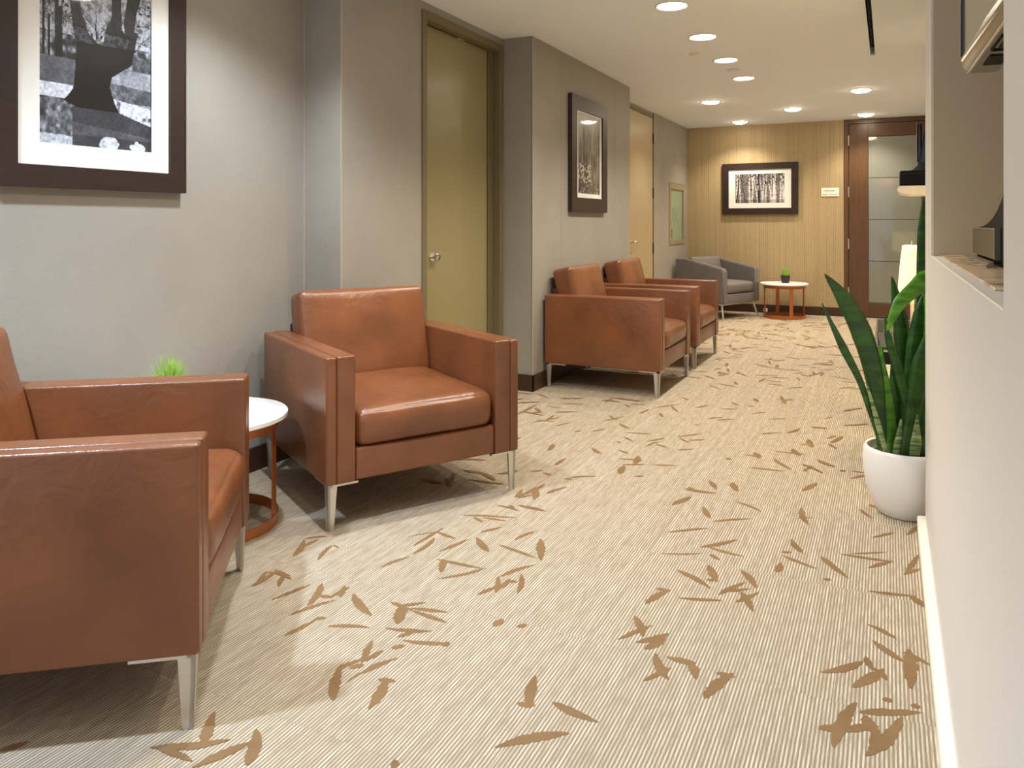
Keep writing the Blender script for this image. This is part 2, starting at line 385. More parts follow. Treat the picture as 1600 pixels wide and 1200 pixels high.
# leaf pattern of the carpet, tufted flush: pixel-ragged slender leaves
def floor_pt(px, py):
    d = FPX*HC/(py-CY); xc = (px-CX)/FPX*d
    return Vector((xc*math.cos(TH)-d*math.sin(TH), xc*math.sin(TH)+d*math.cos(TH), 0))
LEAF = []
Z5 = '155,320,200,250,3;200,245,300,235;205,275,265,245;258,335,320,270;320,270,345,285,1;0,440,45,380;45,385,145,400;95,445,120,390;65,500,228,435;215,525,275,430,3;250,480,320,490;310,490,390,445;350,490,370,440;135,565,330,500;120,650,255,580;240,580,295,575;405,475,480,565,3.5;300,610,475,615;520,365,640,320;650,310,740,255;690,295,745,240;655,275,780,200;630,237,760,215,1;750,215,830,245;765,298,890,245;920,240,970,300,3.5;1010,270,1165,325;1187,245,1187,335,3.5;860,147,1090,158;910,155,945,175;945,158,1045,172;935,218,1025,195;1000,105,1100,130;1055,105,1075,120;1090,103,1200,130;1080,70,1205,17;1160,85,1160,30;1080,75,1110,40;1210,58,1290,30;1080,250,1160,215;755,330,950,370;770,385,780,330,3;755,412,955,368;920,480,1000,445;1000,470,1010,400;1015,405,1165,353;1000,460,1060,410;1040,420,1090,425;1090,475,1105,390;560,508,650,545;590,600,620,520,4.5;600,525,710,510;640,535,800,552;650,545,795,595;540,618,730,630;590,655,670,625;610,668,810,680;780,695,800,675;340,785,440,745;440,765,485,670;440,760,530,710;390,785,450,770;430,810,590,742;370,850,440,800,1;565,703,625,690;320,920,355,770,3.2;470,955,540,830,3.5;510,830,580,840;990,610,1030,580,3;1085,612,1130,602;1135,950,1165,815,3.2;1085,930,1165,940;1235,925,1425,1010,3;995,1115,1305,1055,3.4;575,1200,580,1165'
Z6 = '343,90,412,60;385,35,500,48;400,25,430,45,3;475,5,500,32;562,10,575,42,3;808,40,860,12,3.2;575,78,662,113;455,95,480,138,3;490,148,630,138;328,187,475,172;805,100,830,160,3;785,138,855,135,1;1015,105,1060,138;1045,87,1075,100;1057,207,1137,187;1180,197,1222,165;443,240,573,213,3;470,238,598,273;303,262,450,262,1.3;480,265,515,287;770,212,812,263,3;733,258,770,258;735,268,860,317;715,330,730,295,3;873,272,973,352,3;885,357,910,355;942,264,1137,292;980,264,1110,258,1.4;1042,315,1130,290;1170,338,1226,318;1180,325,1222,268;360,322,480,388,3;473,305,503,365,3.4;465,358,500,355;590,322,645,388,3;508,410,605,365;520,395,620,388;570,437,655,400;590,400,632,470,3;247,443,335,392,3;285,388,338,398;368,422,520,430;1045,397,1215,415;1190,410,1245,455,3;1040,515,1145,568;1058,572,1170,650,3;1195,745,1190,605,4;1165,615,1265,662;875,687,1022,648,3.2;988,740,1100,675,3.5;1035,630,1060,680;1060,670,1110,715;210,485,240,560,3;150,570,270,520;215,580,330,548,3;245,605,320,560,3;285,620,330,715,3;240,718,340,670;325,632,430,655,3;405,650,428,712,3;458,780,560,690,3.5;500,690,568,705;865,887,1000,890,3;920,955,1000,795,3.5;1010,830,1230,830,3;940,900,1080,880,3;1030,840,1085,920,3.6;1035,985,1165,845,3.6;1060,960,1080,900,3;1095,785,1130,785;1195,805,1230,810'
Z7 = '80,480,205,455;140,475,175,450;100,470,180,478;180,495,245,480;260,522,290,513;330,520,390,508;150,598,172,570,3.5;335,587,372,612,3;380,475,470,455;405,450,440,470;445,485,490,508,3;467,522,585,530;465,540,505,560;440,565,450,560;443,595,487,612;560,560,635,545;560,580,610,560;600,570,645,585;685,540,795,525;700,545,740,565;740,555,805,550;690,595,760,590;180,660,225,630,3;75,685,130,680;130,690,165,700;215,715,250,718;240,710,350,705;445,632,545,640;510,655,525,620,4;455,655,560,655;590,657,685,660;450,695,468,660,4;510,705,550,705;890,630,915,635,4;970,615,1030,625;1010,605,1030,630,4;985,668,1140,685;1090,630,1165,678,3;1092,600,1220,612;1170,590,1200,620,4;1200,572,1260,575;1235,550,1250,585,4;1310,548,1350,535;1305,465,1335,458;1035,530,1125,522;1070,465,1145,465;1210,660,1260,665;1215,685,1250,660;1210,765,1268,732,3.3;1410,715,1475,698;1410,683,1475,690;1370,680,1385,685,4;715,755,850,775;820,722,850,760,3;920,730,940,768,3.5;668,822,748,790;20,790,140,738;95,800,100,750,3;145,775,228,750;20,795,90,780;25,825,140,850;815,465,880,460;850,470,930,466;870,425,940,425;915,395,950,412;985,410,1005,415,4;1010,380,1025,395,4;1000,445,1060,438;1100,385,1180,388;1120,370,1140,405,3;1120,400,1165,380;600,420,700,405;665,410,695,438;615,440,630,460;530,445,570,425;490,405,560,405;470,405,490,418;385,398,420,378;760,420,820,408;705,375,735,388;780,490,760,490;150,412,210,420;210,400,310,405;190,375,290,385;100,360,150,380'
Z1 = '235,1168,360,1156,3;318,1165,335,1112,3;386,1196,400,1140,3.4;300,1200,392,1160,3;250,1172,300,1190,2;-10,1180,46,1160,2.5;392,917,432,892,2.5;430,890,455,905,2.5;160,1215,280,1222,3;700,1230,740,1300,3'
for s, ox, oy, k in ((Z5, 400, 750, .375), (Z6, 900, 750, .4375), (Z7, 800, 480, .375), (Z1, 0, 0, 1)):
    for t in s.split(';'):
        v = [float(q) for q in t.split(',')]
        a, b = floor_pt(ox+v[0]*k, oy+v[1]*k), floor_pt(ox+v[2]*k, oy+v[3]*k)
        LEAF.append((a, b, (v[4] if len(v) > 4 else 2.2)*.01))
rl = random.Random(11)
def leaf_cluster(x, y, n):
    for _ in range(n):
        a = rl.uniform(0, math.pi); l = rl.uniform(.08, .19)
        cxx, cyy = x+rl.gauss(0, .13), y+rl.gauss(0, .13)
        dv = Vector((math.cos(a), math.sin(a), 0))*l/2
        LEAF.append((Vector((cxx, cyy, 0))-dv, Vector((cxx, cyy, 0))+dv, rl.uniform(.020, .036)))
yy = 5.55
while yy < 10.1:
    for k in range(3): leaf_cluster(rl.uniform(-1.9, .3), yy+rl.uniform(-.15, .15), rl.choice((2, 3, 3, 4, 5)))
    yy += .15
for k in range(26): leaf_cluster(rl.uniform(-2.5, -1.45), rl.uniform(.2, 4.8), rl.choice((2, 3, 4)))
for k in range(12): leaf_cluster(rl.uniform(-2.0, -.1), rl.uniform(-1, .9), 3)
for k in range(6): leaf_cluster(rl.uniform(-.5, .3), rl.uniform(3.9, 5.5), 2)
LEAF = [q for q in LEAF if -2.6 < q[0].x < .7 and -2.6 < q[1].x < .7]
vts, fcs = [], []
for li, (a, b, w) in enumerate(LEAF):
    d = b-a; L_ = d.length
    if L_ < .01: continue
    t = d/L_; nrm = Vector((-t.y, t.x, 0)); n = 18; zt = .0003+.000003*li
    peak = rl.uniform(.35, .6); bend = rl.uniform(-.06, .06)*L_
    base = len(vts)
    for i in range(n+1):
        s = i/n
        prof = math.sin(math.pi/2*(s/peak if s < peak else (1-s)/(1-peak)))**.62
        prof = max(prof, .16)
        c = a+d*s+nrm*bend*4*s*(1-s)
        for sg in (-1, 1):
            q = c+nrm*sg*w/2*.86*prof*rl.uniform(.80, 1.18)+t*rl.uniform(-.0015, .0015)
            vts.append((q.x, q.y, zt))
    for i in range(n):
        k = base+2*i
        fcs.append((k, k+2, k+3, k+1))
lp = obj('leaf_pattern', (vts, [], fcs), M['leafprint'], floor)
lp['kind'] = 'stuff'; lp['label'] = 'tan willow leaf shapes tufted into the carpet'

# ceiling with a slot let into it
c = B()
box(c, -2.8, -.119, YR, 10.35, HCEIL, HCEIL+.1); box(c, -.089, .8, YR, 10.35, HCEIL, HCEIL+.1)
box(c, -.119, -.089, 6.38, 10.35, HCEIL, HCEIL+.1); box(c, -.119, -.089, YR, 2.2, HCEIL, HCEIL+.1)
struct('ceiling', c, M['ceiling'], label='smooth off white ceiling with recessed downlights')
sl = thing('slot_diffuser', 'long black slot air diffuser set in the ceiling', 'air vent', (-.104, 4.3, HCEIL))
obj('channel', bx(-.0148, .0148, -2.08, 2.07, .055, .075), M['black'], sl)
s2 = B()
for sg in (-1, 1): box(s2, sg*.0142-.0007, sg*.0142+.0007, -2.08, 2.07, -.0008, .055)
obj('channel_lip', s2, M['black'], sl)
obj('deflector_blade', bx(-.0025, .0025, -2.06, 2.05, .012, .04), M['black'], sl)

# left walls: setback where the big picture hangs, then the door, then the proud middle wall, then the far wall
w = B()
box(w, XL-.12, XL, YR, Y_RET+.12, 0, HCEIL)
box(w, XL, XD-.001, Y_RET, Y_RET+.12, 0, HCEIL)
box(w, XD-.16, XD, Y_RET+.0005, 3.69, 0, HCEIL)
box(w, XD-.16, XD, 3.69, 4.705, 2.352, HCEIL)
box(w, XD-.3, XM-.012, Y_MID0, Y_MID1, 0, HCEIL)
box(w, XF-.14, XF-.012, Y_MID1, 7.60, 0, HCEIL); box(w, XF-.14, XF-.012, 8.57, 10.3, 0, HCEIL)
box(w, XF-.14, XF-.012, 7.60, 8.57, 2.375, HCEIL)
box(w, XD-.16, XD-.0005, 4.70, Y_MID0, 0, HCEIL)
box(w, XL, XD-.16, 4.6, Y_MID0+.1, 0, HCEIL)
wl = struct('wall_left', w, M['wall'], label='taupe suede covered left wall stepping in and out')
def panel(x, y0, y1, z0=.0, z1=HCEIL):
    return obj('wall_panel', bx(x-.012, x, y0+.0018, y1-.0018, z0, z1-.001, bev=.002, seg=1), M['wall'], wl)
for a, b in ((Y_MID0, 5.22), (5.22, 6.45), (6.45, Y_MID1)): panel(XM, a, b)
panel(XF, Y_MID1, 7.598); panel(XF, 8.572, 9.237)
panel(XF, 9.237, 10.12, 0, .868); panel(XF, 9.237, 10.12, 1.64, HCEIL); panel(XF, 9.99, 10.12, .872, 1.636)
panel(XF, 10.12, YB)
# panel of the return by the corner, with a joint bead
obj('corner_bead', bx(XL-.001, XL+.004, Y_RET-.004, Y_RET+.001, .1, HCEIL), mat('pale_joint_bead', lin(176, 168, 152), .5), wl)
obj('corner_bead', bx(XD-.003, XD+.002, Y_RET-.002, Y_RET+.006, .1, HCEIL), bpy.data.materials['pale_joint_bead'], wl)
obj('corner_bead', bx(XM-.004, XM+.0015, Y_MID0-.0015, Y_MID0+.004, .11, HCEIL), bpy.data.materials['pale_joint_bead'], wl)

bl = B()
for a, b, x in ((YR, Y_RET-.012, XL), (Y_RET, 3.69, XD), (Y_MID0-.012, Y_MID1, XM), (Y_MID1, 7.6, XF), (8.57, YB, XF)):
    box(bl, x, x+.012, a, b, 0, .11, bev=.002, seg=1)
box(bl, XL, XD+.012, Y_RET-.012, Y_RET, 0, .11); box(bl, XD, XM+.012, Y_MID0-.012, Y_MID0, 0, .11)
struct('baseboard_left', bl, M['darkbase'])

# right wall: near pier, half wall with sill, far pier, header; and the alcove wall beyond
w = B()
box(w, XR, XA+.1, YR, 1.068, 0, HCEIL)
box(w, XR, XA+.1, 1.0685, 2.7695, 0, 1.0285)
box(w, XR, XA+.1, 2.77, Y_PIER, 0, HCEIL)
box(w, XR, XA+.1, 1.0685, 2.7695, 2.25, HCEIL)
box(w, XA, XA+.1, 1.0685, 2.7695, 1.03, 2.25)
wr = struct('wall_right', w, M['white_wall'], label='off white right wall with a counter opening')
wa = struct('wall_right', bx(XA, XA+.1, Y_PIER, 10.3, 0, HCEIL), M['white_wall'], label='off white wall of the alcove beyond the right pier')
obj('sill_bead', bx(XR-.0012, XR+.003, 1.07, 2.768, 1.0262, 1.0297, bev=.001, seg=1), M['cream'], wr)
obj('jamb_face', bx(XR+.006, XA, 2.7635, 2.7698, 1.03, 2.25), mat('beige_jamb_paint', lin(206, 190, 162), .5), wr)
sill = struct('trim_1', bx(XR+.022, XA, 1.368, 2.763, 1.0287, 1.0335, bev=.0015, seg=1), M['marble'], label='veined beige marble sill in the right wall opening')
b = B(); prism(b, [(XR, 0), (XR-.026, 0), (XR-.027, .05), (XR-.022, .056), (XR, .058)], 'y', YR, Y_PIER)
struct('baseboard_right', b, M['cream'])
struct('baseboard_right', bx(XA-.012, XA, Y_PIER, YB-.012, 0, .11), M['darkbase'])

# back wall with the brown glazed door
w = B(); box(w, -2.6, -.486, YB, YB+.15, 0, HCEIL); box(w, -.486, XA+.1, YB+.06, YB+.15, 0, HCEIL); box(w, .625, XA+.1, YB, YB+.06, 0, HCEIL)
struct('wall_back', w, M['walltan'], label='tan vertically ribbed wallpapered end wall')
struct('baseboard_back', bx(XF+.012, -.487, YB-.012, YB, 0, .108, bev=.002, seg=1), M['darkbase'])

d3 = bpy.data.objects.new('door_3', None); COL.objects.link(d3); d3.location = (-.434, YB, 0); tag(d3, 'brown wooden end wall door with tall frosted glass', kind='structure')
f = B(); box(f, -.052, -.002, -.012, .058, 0, 2.385, bev=.003); box(f, 1.006, 1.056, -.012, .058, 0, 2.385, bev=.003); box(f, -.002, 1.006, -.012, .058, 2.345, 2.385, bev=.003)
obj('door_frame', f, M['doorwood'], d3)
lf = B(); GX0, GX1, GZ0, GZ1 = .219, .785, .181, 2.185
box(lf, .003, GX0, -.004, .04, .008, 2.341, bev=.0015, seg=1); box(lf, GX1, 1.002, -.004, .04, .008, 2.341, bev=.0015, seg=1)
box(lf, GX0, GX1, -.004, .04, .008, GZ0, bev=.0015, seg=1); box(lf, GX0, GX1, -.004, .04, GZ1, 2.341, bev=.0015, seg=1)
leaf3 = obj('door_leaf', lf, M['doorwood'], d3)
gh = (GZ1-GZ0)/4
for k in range(4):
    obj('glass_pane', bx(GX0+.001, GX1-.001, .012, .022, GZ0+k*gh+.004, GZ0+(k+1)*gh-.004, bev=.0015, seg=1), M['frosted'], leaf3)
    if k: obj('clear_strip', bx(GX0+.001, GX1-.001, .0145, .0225, GZ0+k*gh-.004, GZ0+k*gh+.004), M['strip'], leaf3)
obj('handle', tube(B(), [(.9, -.004, .93), (.9, -.05, .93), (.9, -.055, 1.0), (.9, -.055, 1.2), (.9, -.05, 1.27), (.9, -.004, 1.27)], .010), M['nickel'], leaf3, smooth=True)
hb = None
for z in (2.143, 1.52, .888, .30):
    h = tube(B(), [(0, -.016, z-.062), (0, -.016, z+.062)], .0085)
    obj('hinge', h, M['nickel'], d3, smooth=True, angle=40)

# door 1, olive, on the left
d1 = bpy.data.objects.new('door_1', None); COL.objects.link(d1); d1.location = (XD, 3.69, 0); tag(d1, 'glossy olive door with round knob recessed in left wall', kind='structure')
f = B()
box(f, -.10, .010, 0, .045, 0, 2.352, bev=.002, seg=1); box(f, -.10, .010, .962, 1.010, 0, 2.352, bev=.002, seg=1); box(f, -.10, .010, .045, .962, 2.305, 2.352, bev=.002, seg=1)
obj('door_frame', f, M['olive_frame'], d1)
f = B(); box(f, -.075, -.050, .900, .962, 0, 2.305); box(f, -.050, -.046, .925, .936, 0, 2.305); box(f, -.16, -.1, .0, 1.01, 0, 2.34)
obj('door_stop', f, M['olive_frame'], d1)
l1 = obj('door_leaf', bx(-.095, -.055, .048, .894, .008, 2.300, bev=.002, seg=1), M['olive'], d1)
obj('edge_gap', bx(-.094, -.057, .8945, .9, .008, 2.300), M['gap'], d1)
k = lathe(B(), [(0, .052), (.016, .052), (.0235, .046), (.0245, .036), (.018, .026), (.0105, .020), (.0105, .006), (.027, .006), (.027, 0), (0, 0)], 24)
bmesh.ops.transform(k, matrix=Matrix.Translation((-.055, .194, .935)) @ Matrix.Rotation(math.pi/2, 4, 'Y'), verts=k.verts)
obj('door_knob', k, M['chrome'], l1, smooth=True, angle=45)
obj('latch_plate', bx(-.07, -.052, .50, .58, 2.298, 2.304), M['nickel'], d1)

# door 2, tan, further along
d2 = bpy.data.objects.new('door_2', None); COL.objects.link(d2); d2.location = (XF, 7.60, 0); tag(d2, 'plain tan door with lever handle beyond the middle wall', kind='structure')
f = B(); box(f, -.10, .002, 0, .02, 0, 2.374); box(f, -.10, .002, .95, .969, 0, 2.374); box(f, -.10, -.004, .02, .95, 2.338, 2.374)
obj('door_frame', f, M['olive_frame'], d2)
l2 = obj('door_leaf', bx(-.046, -.006, .023, .945, .008, 2.332, bev=.002, seg=1), M['taupe_door'], d2)
hm = tube(B(), [(-.006, .085, .945), (.042, .085, .945), (.05, .09, .945), (.052, .12, .945), (.048, .2, .943)], [.009, .009, .0105, .009, .008])
obj('lever_handle', hm, M['nickel'], l2, smooth=True)
k = lathe(B(), [(0, .01), (.024, .01), (.026, .006), (.026, 0), (0, 0)], 24)
bmesh.ops.transform(k, matrix=Matrix.Translation((-.006, .085, .945)) @ Matrix.Rotation(math.pi/2, 4, 'Y'), verts=k.verts)
obj('handle_rose', k, M['nickel'], l2, smooth=True, angle=45)
for z in (2.10, 1.478, .853): obj('hinge', bx(-.006, .006, .937, .957, z-.058, z+.058, bev=.003), M['gap'], d2)

# framed case let into the far left wall
cs = thing('display_case', 'shallow glazed display case in the far left wall', 'display case', (XF, 9.612, 1.254))
f = B(); hy, hz = .374, .382
for y0, y1, z0, z1 in ((-hy, -hy+.085, -hz, hz), (hy-.045, hy, -hz, hz), (-hy+.085, hy-.045, -hz, -hz+.06), (-hy+.085, hy-.045, hz-.075, hz)):
    box(f, -.011, .008, y0, y1, z0, z1, bev=.002, seg=1)
obj('case_frame', f, mat('case_frame_paint', lin(150, 132, 102), .4), cs)
obj('case_back', bx(-.0118, -.0095, -hy+.085, hy-.045, -hz+.06, hz-.075), M['caseglass'], cs)
g = B()
for i in range(7):
    for j in range(2):
        y = -.16+j*.13; z = .06-i*.022-(j*.01); box(g, -.0094, -.0086, y, y+random.uniform(.04, .10), z, z+.007)
obj('notice_lines', g, mat('grey_green_print', lin(120, 134, 118), .6), cs)['kind'] = 'stuff'
obj('pinned_card', bx(-.0094, -.008, -.27, -.17, -.30, -.18), mat('pink_card', lin(206, 158, 132), .6), cs)
obj('glass_pane', bx(-.006, -.003, -hy+.085, hy-.045, -hz+.06, hz-.075), M['clearglass'], cs)

# ------------------------------------------------------------------ leather club chairs
def make_chair(name, label, loc, rz):
    t = thing(name, label, 'armchair', loc, rz, 'cognac leather club chairs')
    hw, hd, LZ, AZ = .422, .408, .17, .64
    def armbm(s):
        b = B(); y0, y1, y2 = s*hw, s*(hw-.042), s*(hw-.115)
        box(b, -hd, hd, min(y0, y1), max(y0, y1), LZ, AZ, bev=.009, seg=3)
        box(b, -hd, hd+.001, min(y1, y2), max(y1, y2), LZ, AZ+.002, bev=.009, seg=3)
        return b
    for s in (-1, 1):
        a = obj('arm', armbm(s), M['leather'], t, smooth=True, angle=50)
        sb = B(); yq = s*(hw-.042)
        box(sb, -hd+.004, hd-.005, yq-.002, yq+.002, LZ+.002, AZ-.0035)
        obj('arm_seam', sb, M['seam'], a)
    yi = hw-.116
    obj('front_rail', bx(-hd+.1, hd-.006, -yi, yi, LZ+.002, .292, bev=.010, seg=3), M['leather'], t, smooth=True, angle=50)
    sc = cushion(B(), .66, 2*yi-.004, .150, .046, crown_top=.018, bulge_x=.012, wrinkle=.003, seed=hash(label) % 50,
                 mtx=Matrix.Translation((hd-.33, 0, .294+.075)) @ Matrix.Rotation(math.radians(1.5), 4, 'Y') @ Matrix.Identity(4))
    se = obj('seat_cushion', sc, M['leather'], t, smooth=True)
    # piping round the front of the seat cushion
    obj('back_frame', bx(-hd, -hd+.045, -hw+.116, hw-.116, LZ+.002, .675, bev=.014, seg=3), M['leather_shaded'], t, smooth=True, angle=50)
    mb = Matrix.Translation((-hd+.122, 0, .610)) @ Matrix.Rotation(math.radians(-13), 4, 'Y') @ Matrix.Rotation(math.pi/2, 4, 'Y')
    # local: x up (height), y across, z front after the turn
    bc = cushion(B(), .43, 2*yi+.008, .150, .030, crown_top=.018, wrinkle=.006, seed=3+hash(label) % 31, mtx=mb)
    bk = obj('back_cushion', bc, M['leather'], t, smooth=True)
    # boxed seam on the front face of the back cushion
    hx, hy, r = .215-.004, yi-.006, .03
    loop = []
    for cx_, cy_, a0 in ((hx-r, hy-r, 0), (-(hx-r), hy-r, 90), (-(hx-r), -(hy-r), 180), (hx-r, -(hy-r), 270)):
        for k in range(6):
            a = math.radians(a0+k*18); loop.append(mb @ Vector((cx_+r*math.cos(a), cy_+r*math.sin(a), .075-.022)))
    obj('piping', tube(B(), loop, .0034, 6, closed=True), M['leather'], bk, smooth=True)
    for sx in (-1, 1):
        for sy in (-1, 1):
            b = B(); x0, y0 = sx*(hd-.010), sy*(hw-.010)
            def q(dx, dy): return (x0-sx*dx, y0-sy*dy)
            # tapered flat leg
            top = [q(0, 0), q(.038, 0), q(.038, .010), q(0, .010)]; bot = [q(.006, .003), q(.028, .003), q(.028, .011), q(.006, .011)]
            V1 = [b.verts.new((u, v, LZ-.001)) for u, v in top]; V0 = [b.verts.new((u, v, 0)) for u, v in bot]
            b.faces.new(V1); b.faces.new(V0[::-1])
            for i in range(4): b.faces.new((V0[i], V0[(i+1) % 4], V1[(i+1) % 4], V1[i]))
            top = [q(0, 0), q(.010, 0), q(.010, .036), q(0, .036)]; bot = [q(.006, .003), q(.014, .003), q(.014, .025), q(.006, .025)]
            V1 = [b.verts.new((u, v, LZ-.001)) for u, v in top]; V0 = [b.verts.new((u, v, .0)) for u, v in bot]
            b.faces.new(V1); b.faces.new(V0[::-1])
            for i in range(4): b.faces.new((V0[i], V0[(i+1) % 4], V1[(i+1) % 4], V1[i]))
            # corner plates under the frame
            p0, p1 = q(0, 0), q(.14, .018); box(b, min(p0[0], p1[0]), max(p0[0], p1[0]), min(p0[1], p1[1]), max(p0[1], p1[1]), LZ-.0085, LZ-.0005)
            p0, p1 = q(0, 0), q(.018, .118); box(b, min(p0[0], p1[0]), max(p0[0], p1[0]), min(p0[1], p1[1]), max(p0[1], p1[1]), LZ-.0085, LZ-.0005)
            bmesh.ops.recalc_face_normals(b, faces=b.faces)
            obj('leg', b, M['nickel'], t)
    return t
R = math.radians
make_chair('armchair', 'cognac leather armchair cut by the left frame edge, nearest the camera', (-1.957, 1.311, 0), R(37.8))
make_chair('armchair', 'cognac leather armchair angled by the olive door with empty wide seat', (-1.976, 2.786, 0), R(-30.6))
make_chair('armchair', 'cognac leather armchair under the narrow tree picture, square to the wall', (-1.728, 5.29, 0), 0)
make_chair('armchair', 'cognac leather armchair furthest along the wall, nearest the grey chair', (-1.742, 6.41, 0), R(0))

# ------------------------------------------------------------------ grey tub chair
g = thing('tub_chair', 'grey sloped-arm chair in the far corner by tan wall', 'armchair', (-1.893, 9.60, 0), R(-24))
GW, GD = .372, .352
for s in (-1, 1):
    poly = [(-GD, .19), (GD, .19), (GD, .585), (GD-.03, .605), (-GD+.16, .70), (-GD, .70)]
    b = prism(B(), poly, 'y', s*GW, s*(GW-.085))
    bmesh.ops.bevel(b, geom=list(b.edges), offset=.012, segments=3, affect='EDGES')
    obj('arm', b, M['grayfab'], g, smooth=True, angle=50)
obj('back_frame', bx(-GD-.004, -GD+.12, -GW+.086, GW-.086, .19, .702, bev=.014, seg=3), M['grayfab'], g, smooth=True, angle=50)
obj('seat_base', bx(-GD+.12, GD-.012, -GW+.086, GW-.086, .19, .30, bev=.010, seg=3), M['grayfab'], g, smooth=True, angle=50)
obj('seat_cushion', cushion(B(), .57, 2*(GW-.088), .13, .035, crown_top=.02, bulge_x=.01, mtx=Matrix.Translation((GD-.30, 0, .303+.065))), M['grayfab'], g, smooth=True)
obj('back_cushion', cushion(B(), .34, 2*(GW-.088), .10, .03, crown_top=.02, mtx=Matrix.Translation((-GD+.185, 0, .555)) @ Matrix.Rotation(R(-14), 4, 'Y') @ Matrix.Rotation(math.pi/2, 4, 'Y')), M['grayfab'], g, smooth=True)
b = B(); box(b, -GD+.03, GD-.03, -GW+.02, -GW+.045, .172, .19); box(b, -GD+.03, GD-.03, GW-.045, GW-.02, .172, .19); box(b, GD-.055, GD-.03, -GW+.045, GW-.045, .172, .19); box(b, -GD+.03, -GD+.055, -GW+.045, GW-.045, .172, .19)
obj('base_frame', b, M['nickel'], g)
for sx in (-1, 1):
    for sy in (-1, 1):
        obj('leg', tube(B(), [(sx*(GD-.06), sy*(GW-.05), .175), (sx*(GD-.012), sy*(GW-.012), 0)], [.014, .009], 10), M['nickel'], g, smooth=True, angle=50)

# ------------------------------------------------------------------ round side tables
def ring(bm, r, t, z0, z1, n=48):
    return lathe(bm, [(r, z0), (r, z1), (r-t, z1), (r-t, z0), (r, z0)], n)
def make_table(label, loc, rz):
    t = thing('round_side_table', label, 'side table', loc, rz, 'round white copper side tables')
    obj('tabletop', lathe(B(), [(0, .42), (.272, .42), (.277, .416), (.277, .402), (.270, .398), (0, .398)], 64), M['tabletop'], t, smooth=True, angle=40)
    obj('top_ring', ring(B(), .242, .006, .360, .3978), M['copper'], t, smooth=True, angle=40)
    obj('base_ring', ring(B(), .242, .006, 0, .038), M['copper'], t, smooth=True, angle=40)
    for k in range(4):
        a = k*math.pi/2+math.pi/4
        m = Matrix.Rotation(a, 4, 'Z')
        obj('leg', box(B(), .2325, .2375, -.021, .021, .002, .3975, mtx=m), M['copper'], t)
    return t
t1 = make_table('round white side table between the two near armchairs', (-2.283, 2.093, 0), R(26+45))
t2 = make_table('round white side table beside the grey chair', (-1.13, 9.78, 0), R(71))
t3 = make_table('round white side table hidden behind the right pier', (.33, 4.12, 0), 0)

def grass_plant(label, loc, seed, spread=1.0, h=.115):
    r = random.Random(seed)
    t = thing('potted_grass', label, 'potted plant', loc, 0, 'small potted grass plants')
    p = B(); prof = [(0, 0), (.040, 0), (.043, .003), (.056, .086), (.056, .09), (.050, .09), (.048, .078), (0, .078)]
    lathe(p, prof, 28)
    obj('pot', p, M['blackpot'], t, smooth=True, angle=35)
    v, f = [], []
    for i in range(230):
        a = r.uniform(0, 2*math.pi); rad = .046*math.sqrt(r.random()); bx_, by_ = rad*math.cos(a), rad*math.sin(a)
        ln = h*r.uniform(.65, 1.1); lean = r.uniform(.05, .55)*spread*(.3+rad/.046); a2 = a+r.uniform(-.6, .6)
        if i % 46 == 0: lean = 1.5*spread
        w = r.uniform(.0012, .0022); px, py = -math.sin(a2)*w, math.cos(a2)*w
        k = len(v)
        for s in (0, .45, .8, 1):
            q = ln*lean*s*s*.55; z = .075+ln*s*(1-.25*lean*s); ww = (1-s)**.6
            v += [(bx_+math.cos(a2)*q+px*ww, by_+math.sin(a2)*q+py*ww, z), (bx_+math.cos(a2)*q-px*ww, by_+math.sin(a2)*q-py*ww, z)]
        for s in range(3): f.append((k+2*s, k+2*s+1, k+2*s+3, k+2*s+2))
    gr = obj('grass_blades', (v, [], f), M['grass'], t); gr['kind'] = 'stuff'
    return t
grass_plant('bright green grass plant peeking over the near armchair arm', (-2.43, 2.03, .42), 4, 1.0, .145)
grass_plant('small grass in black pot on the far round table', (-1.115, 9.77, .42), 5, .7, .125)

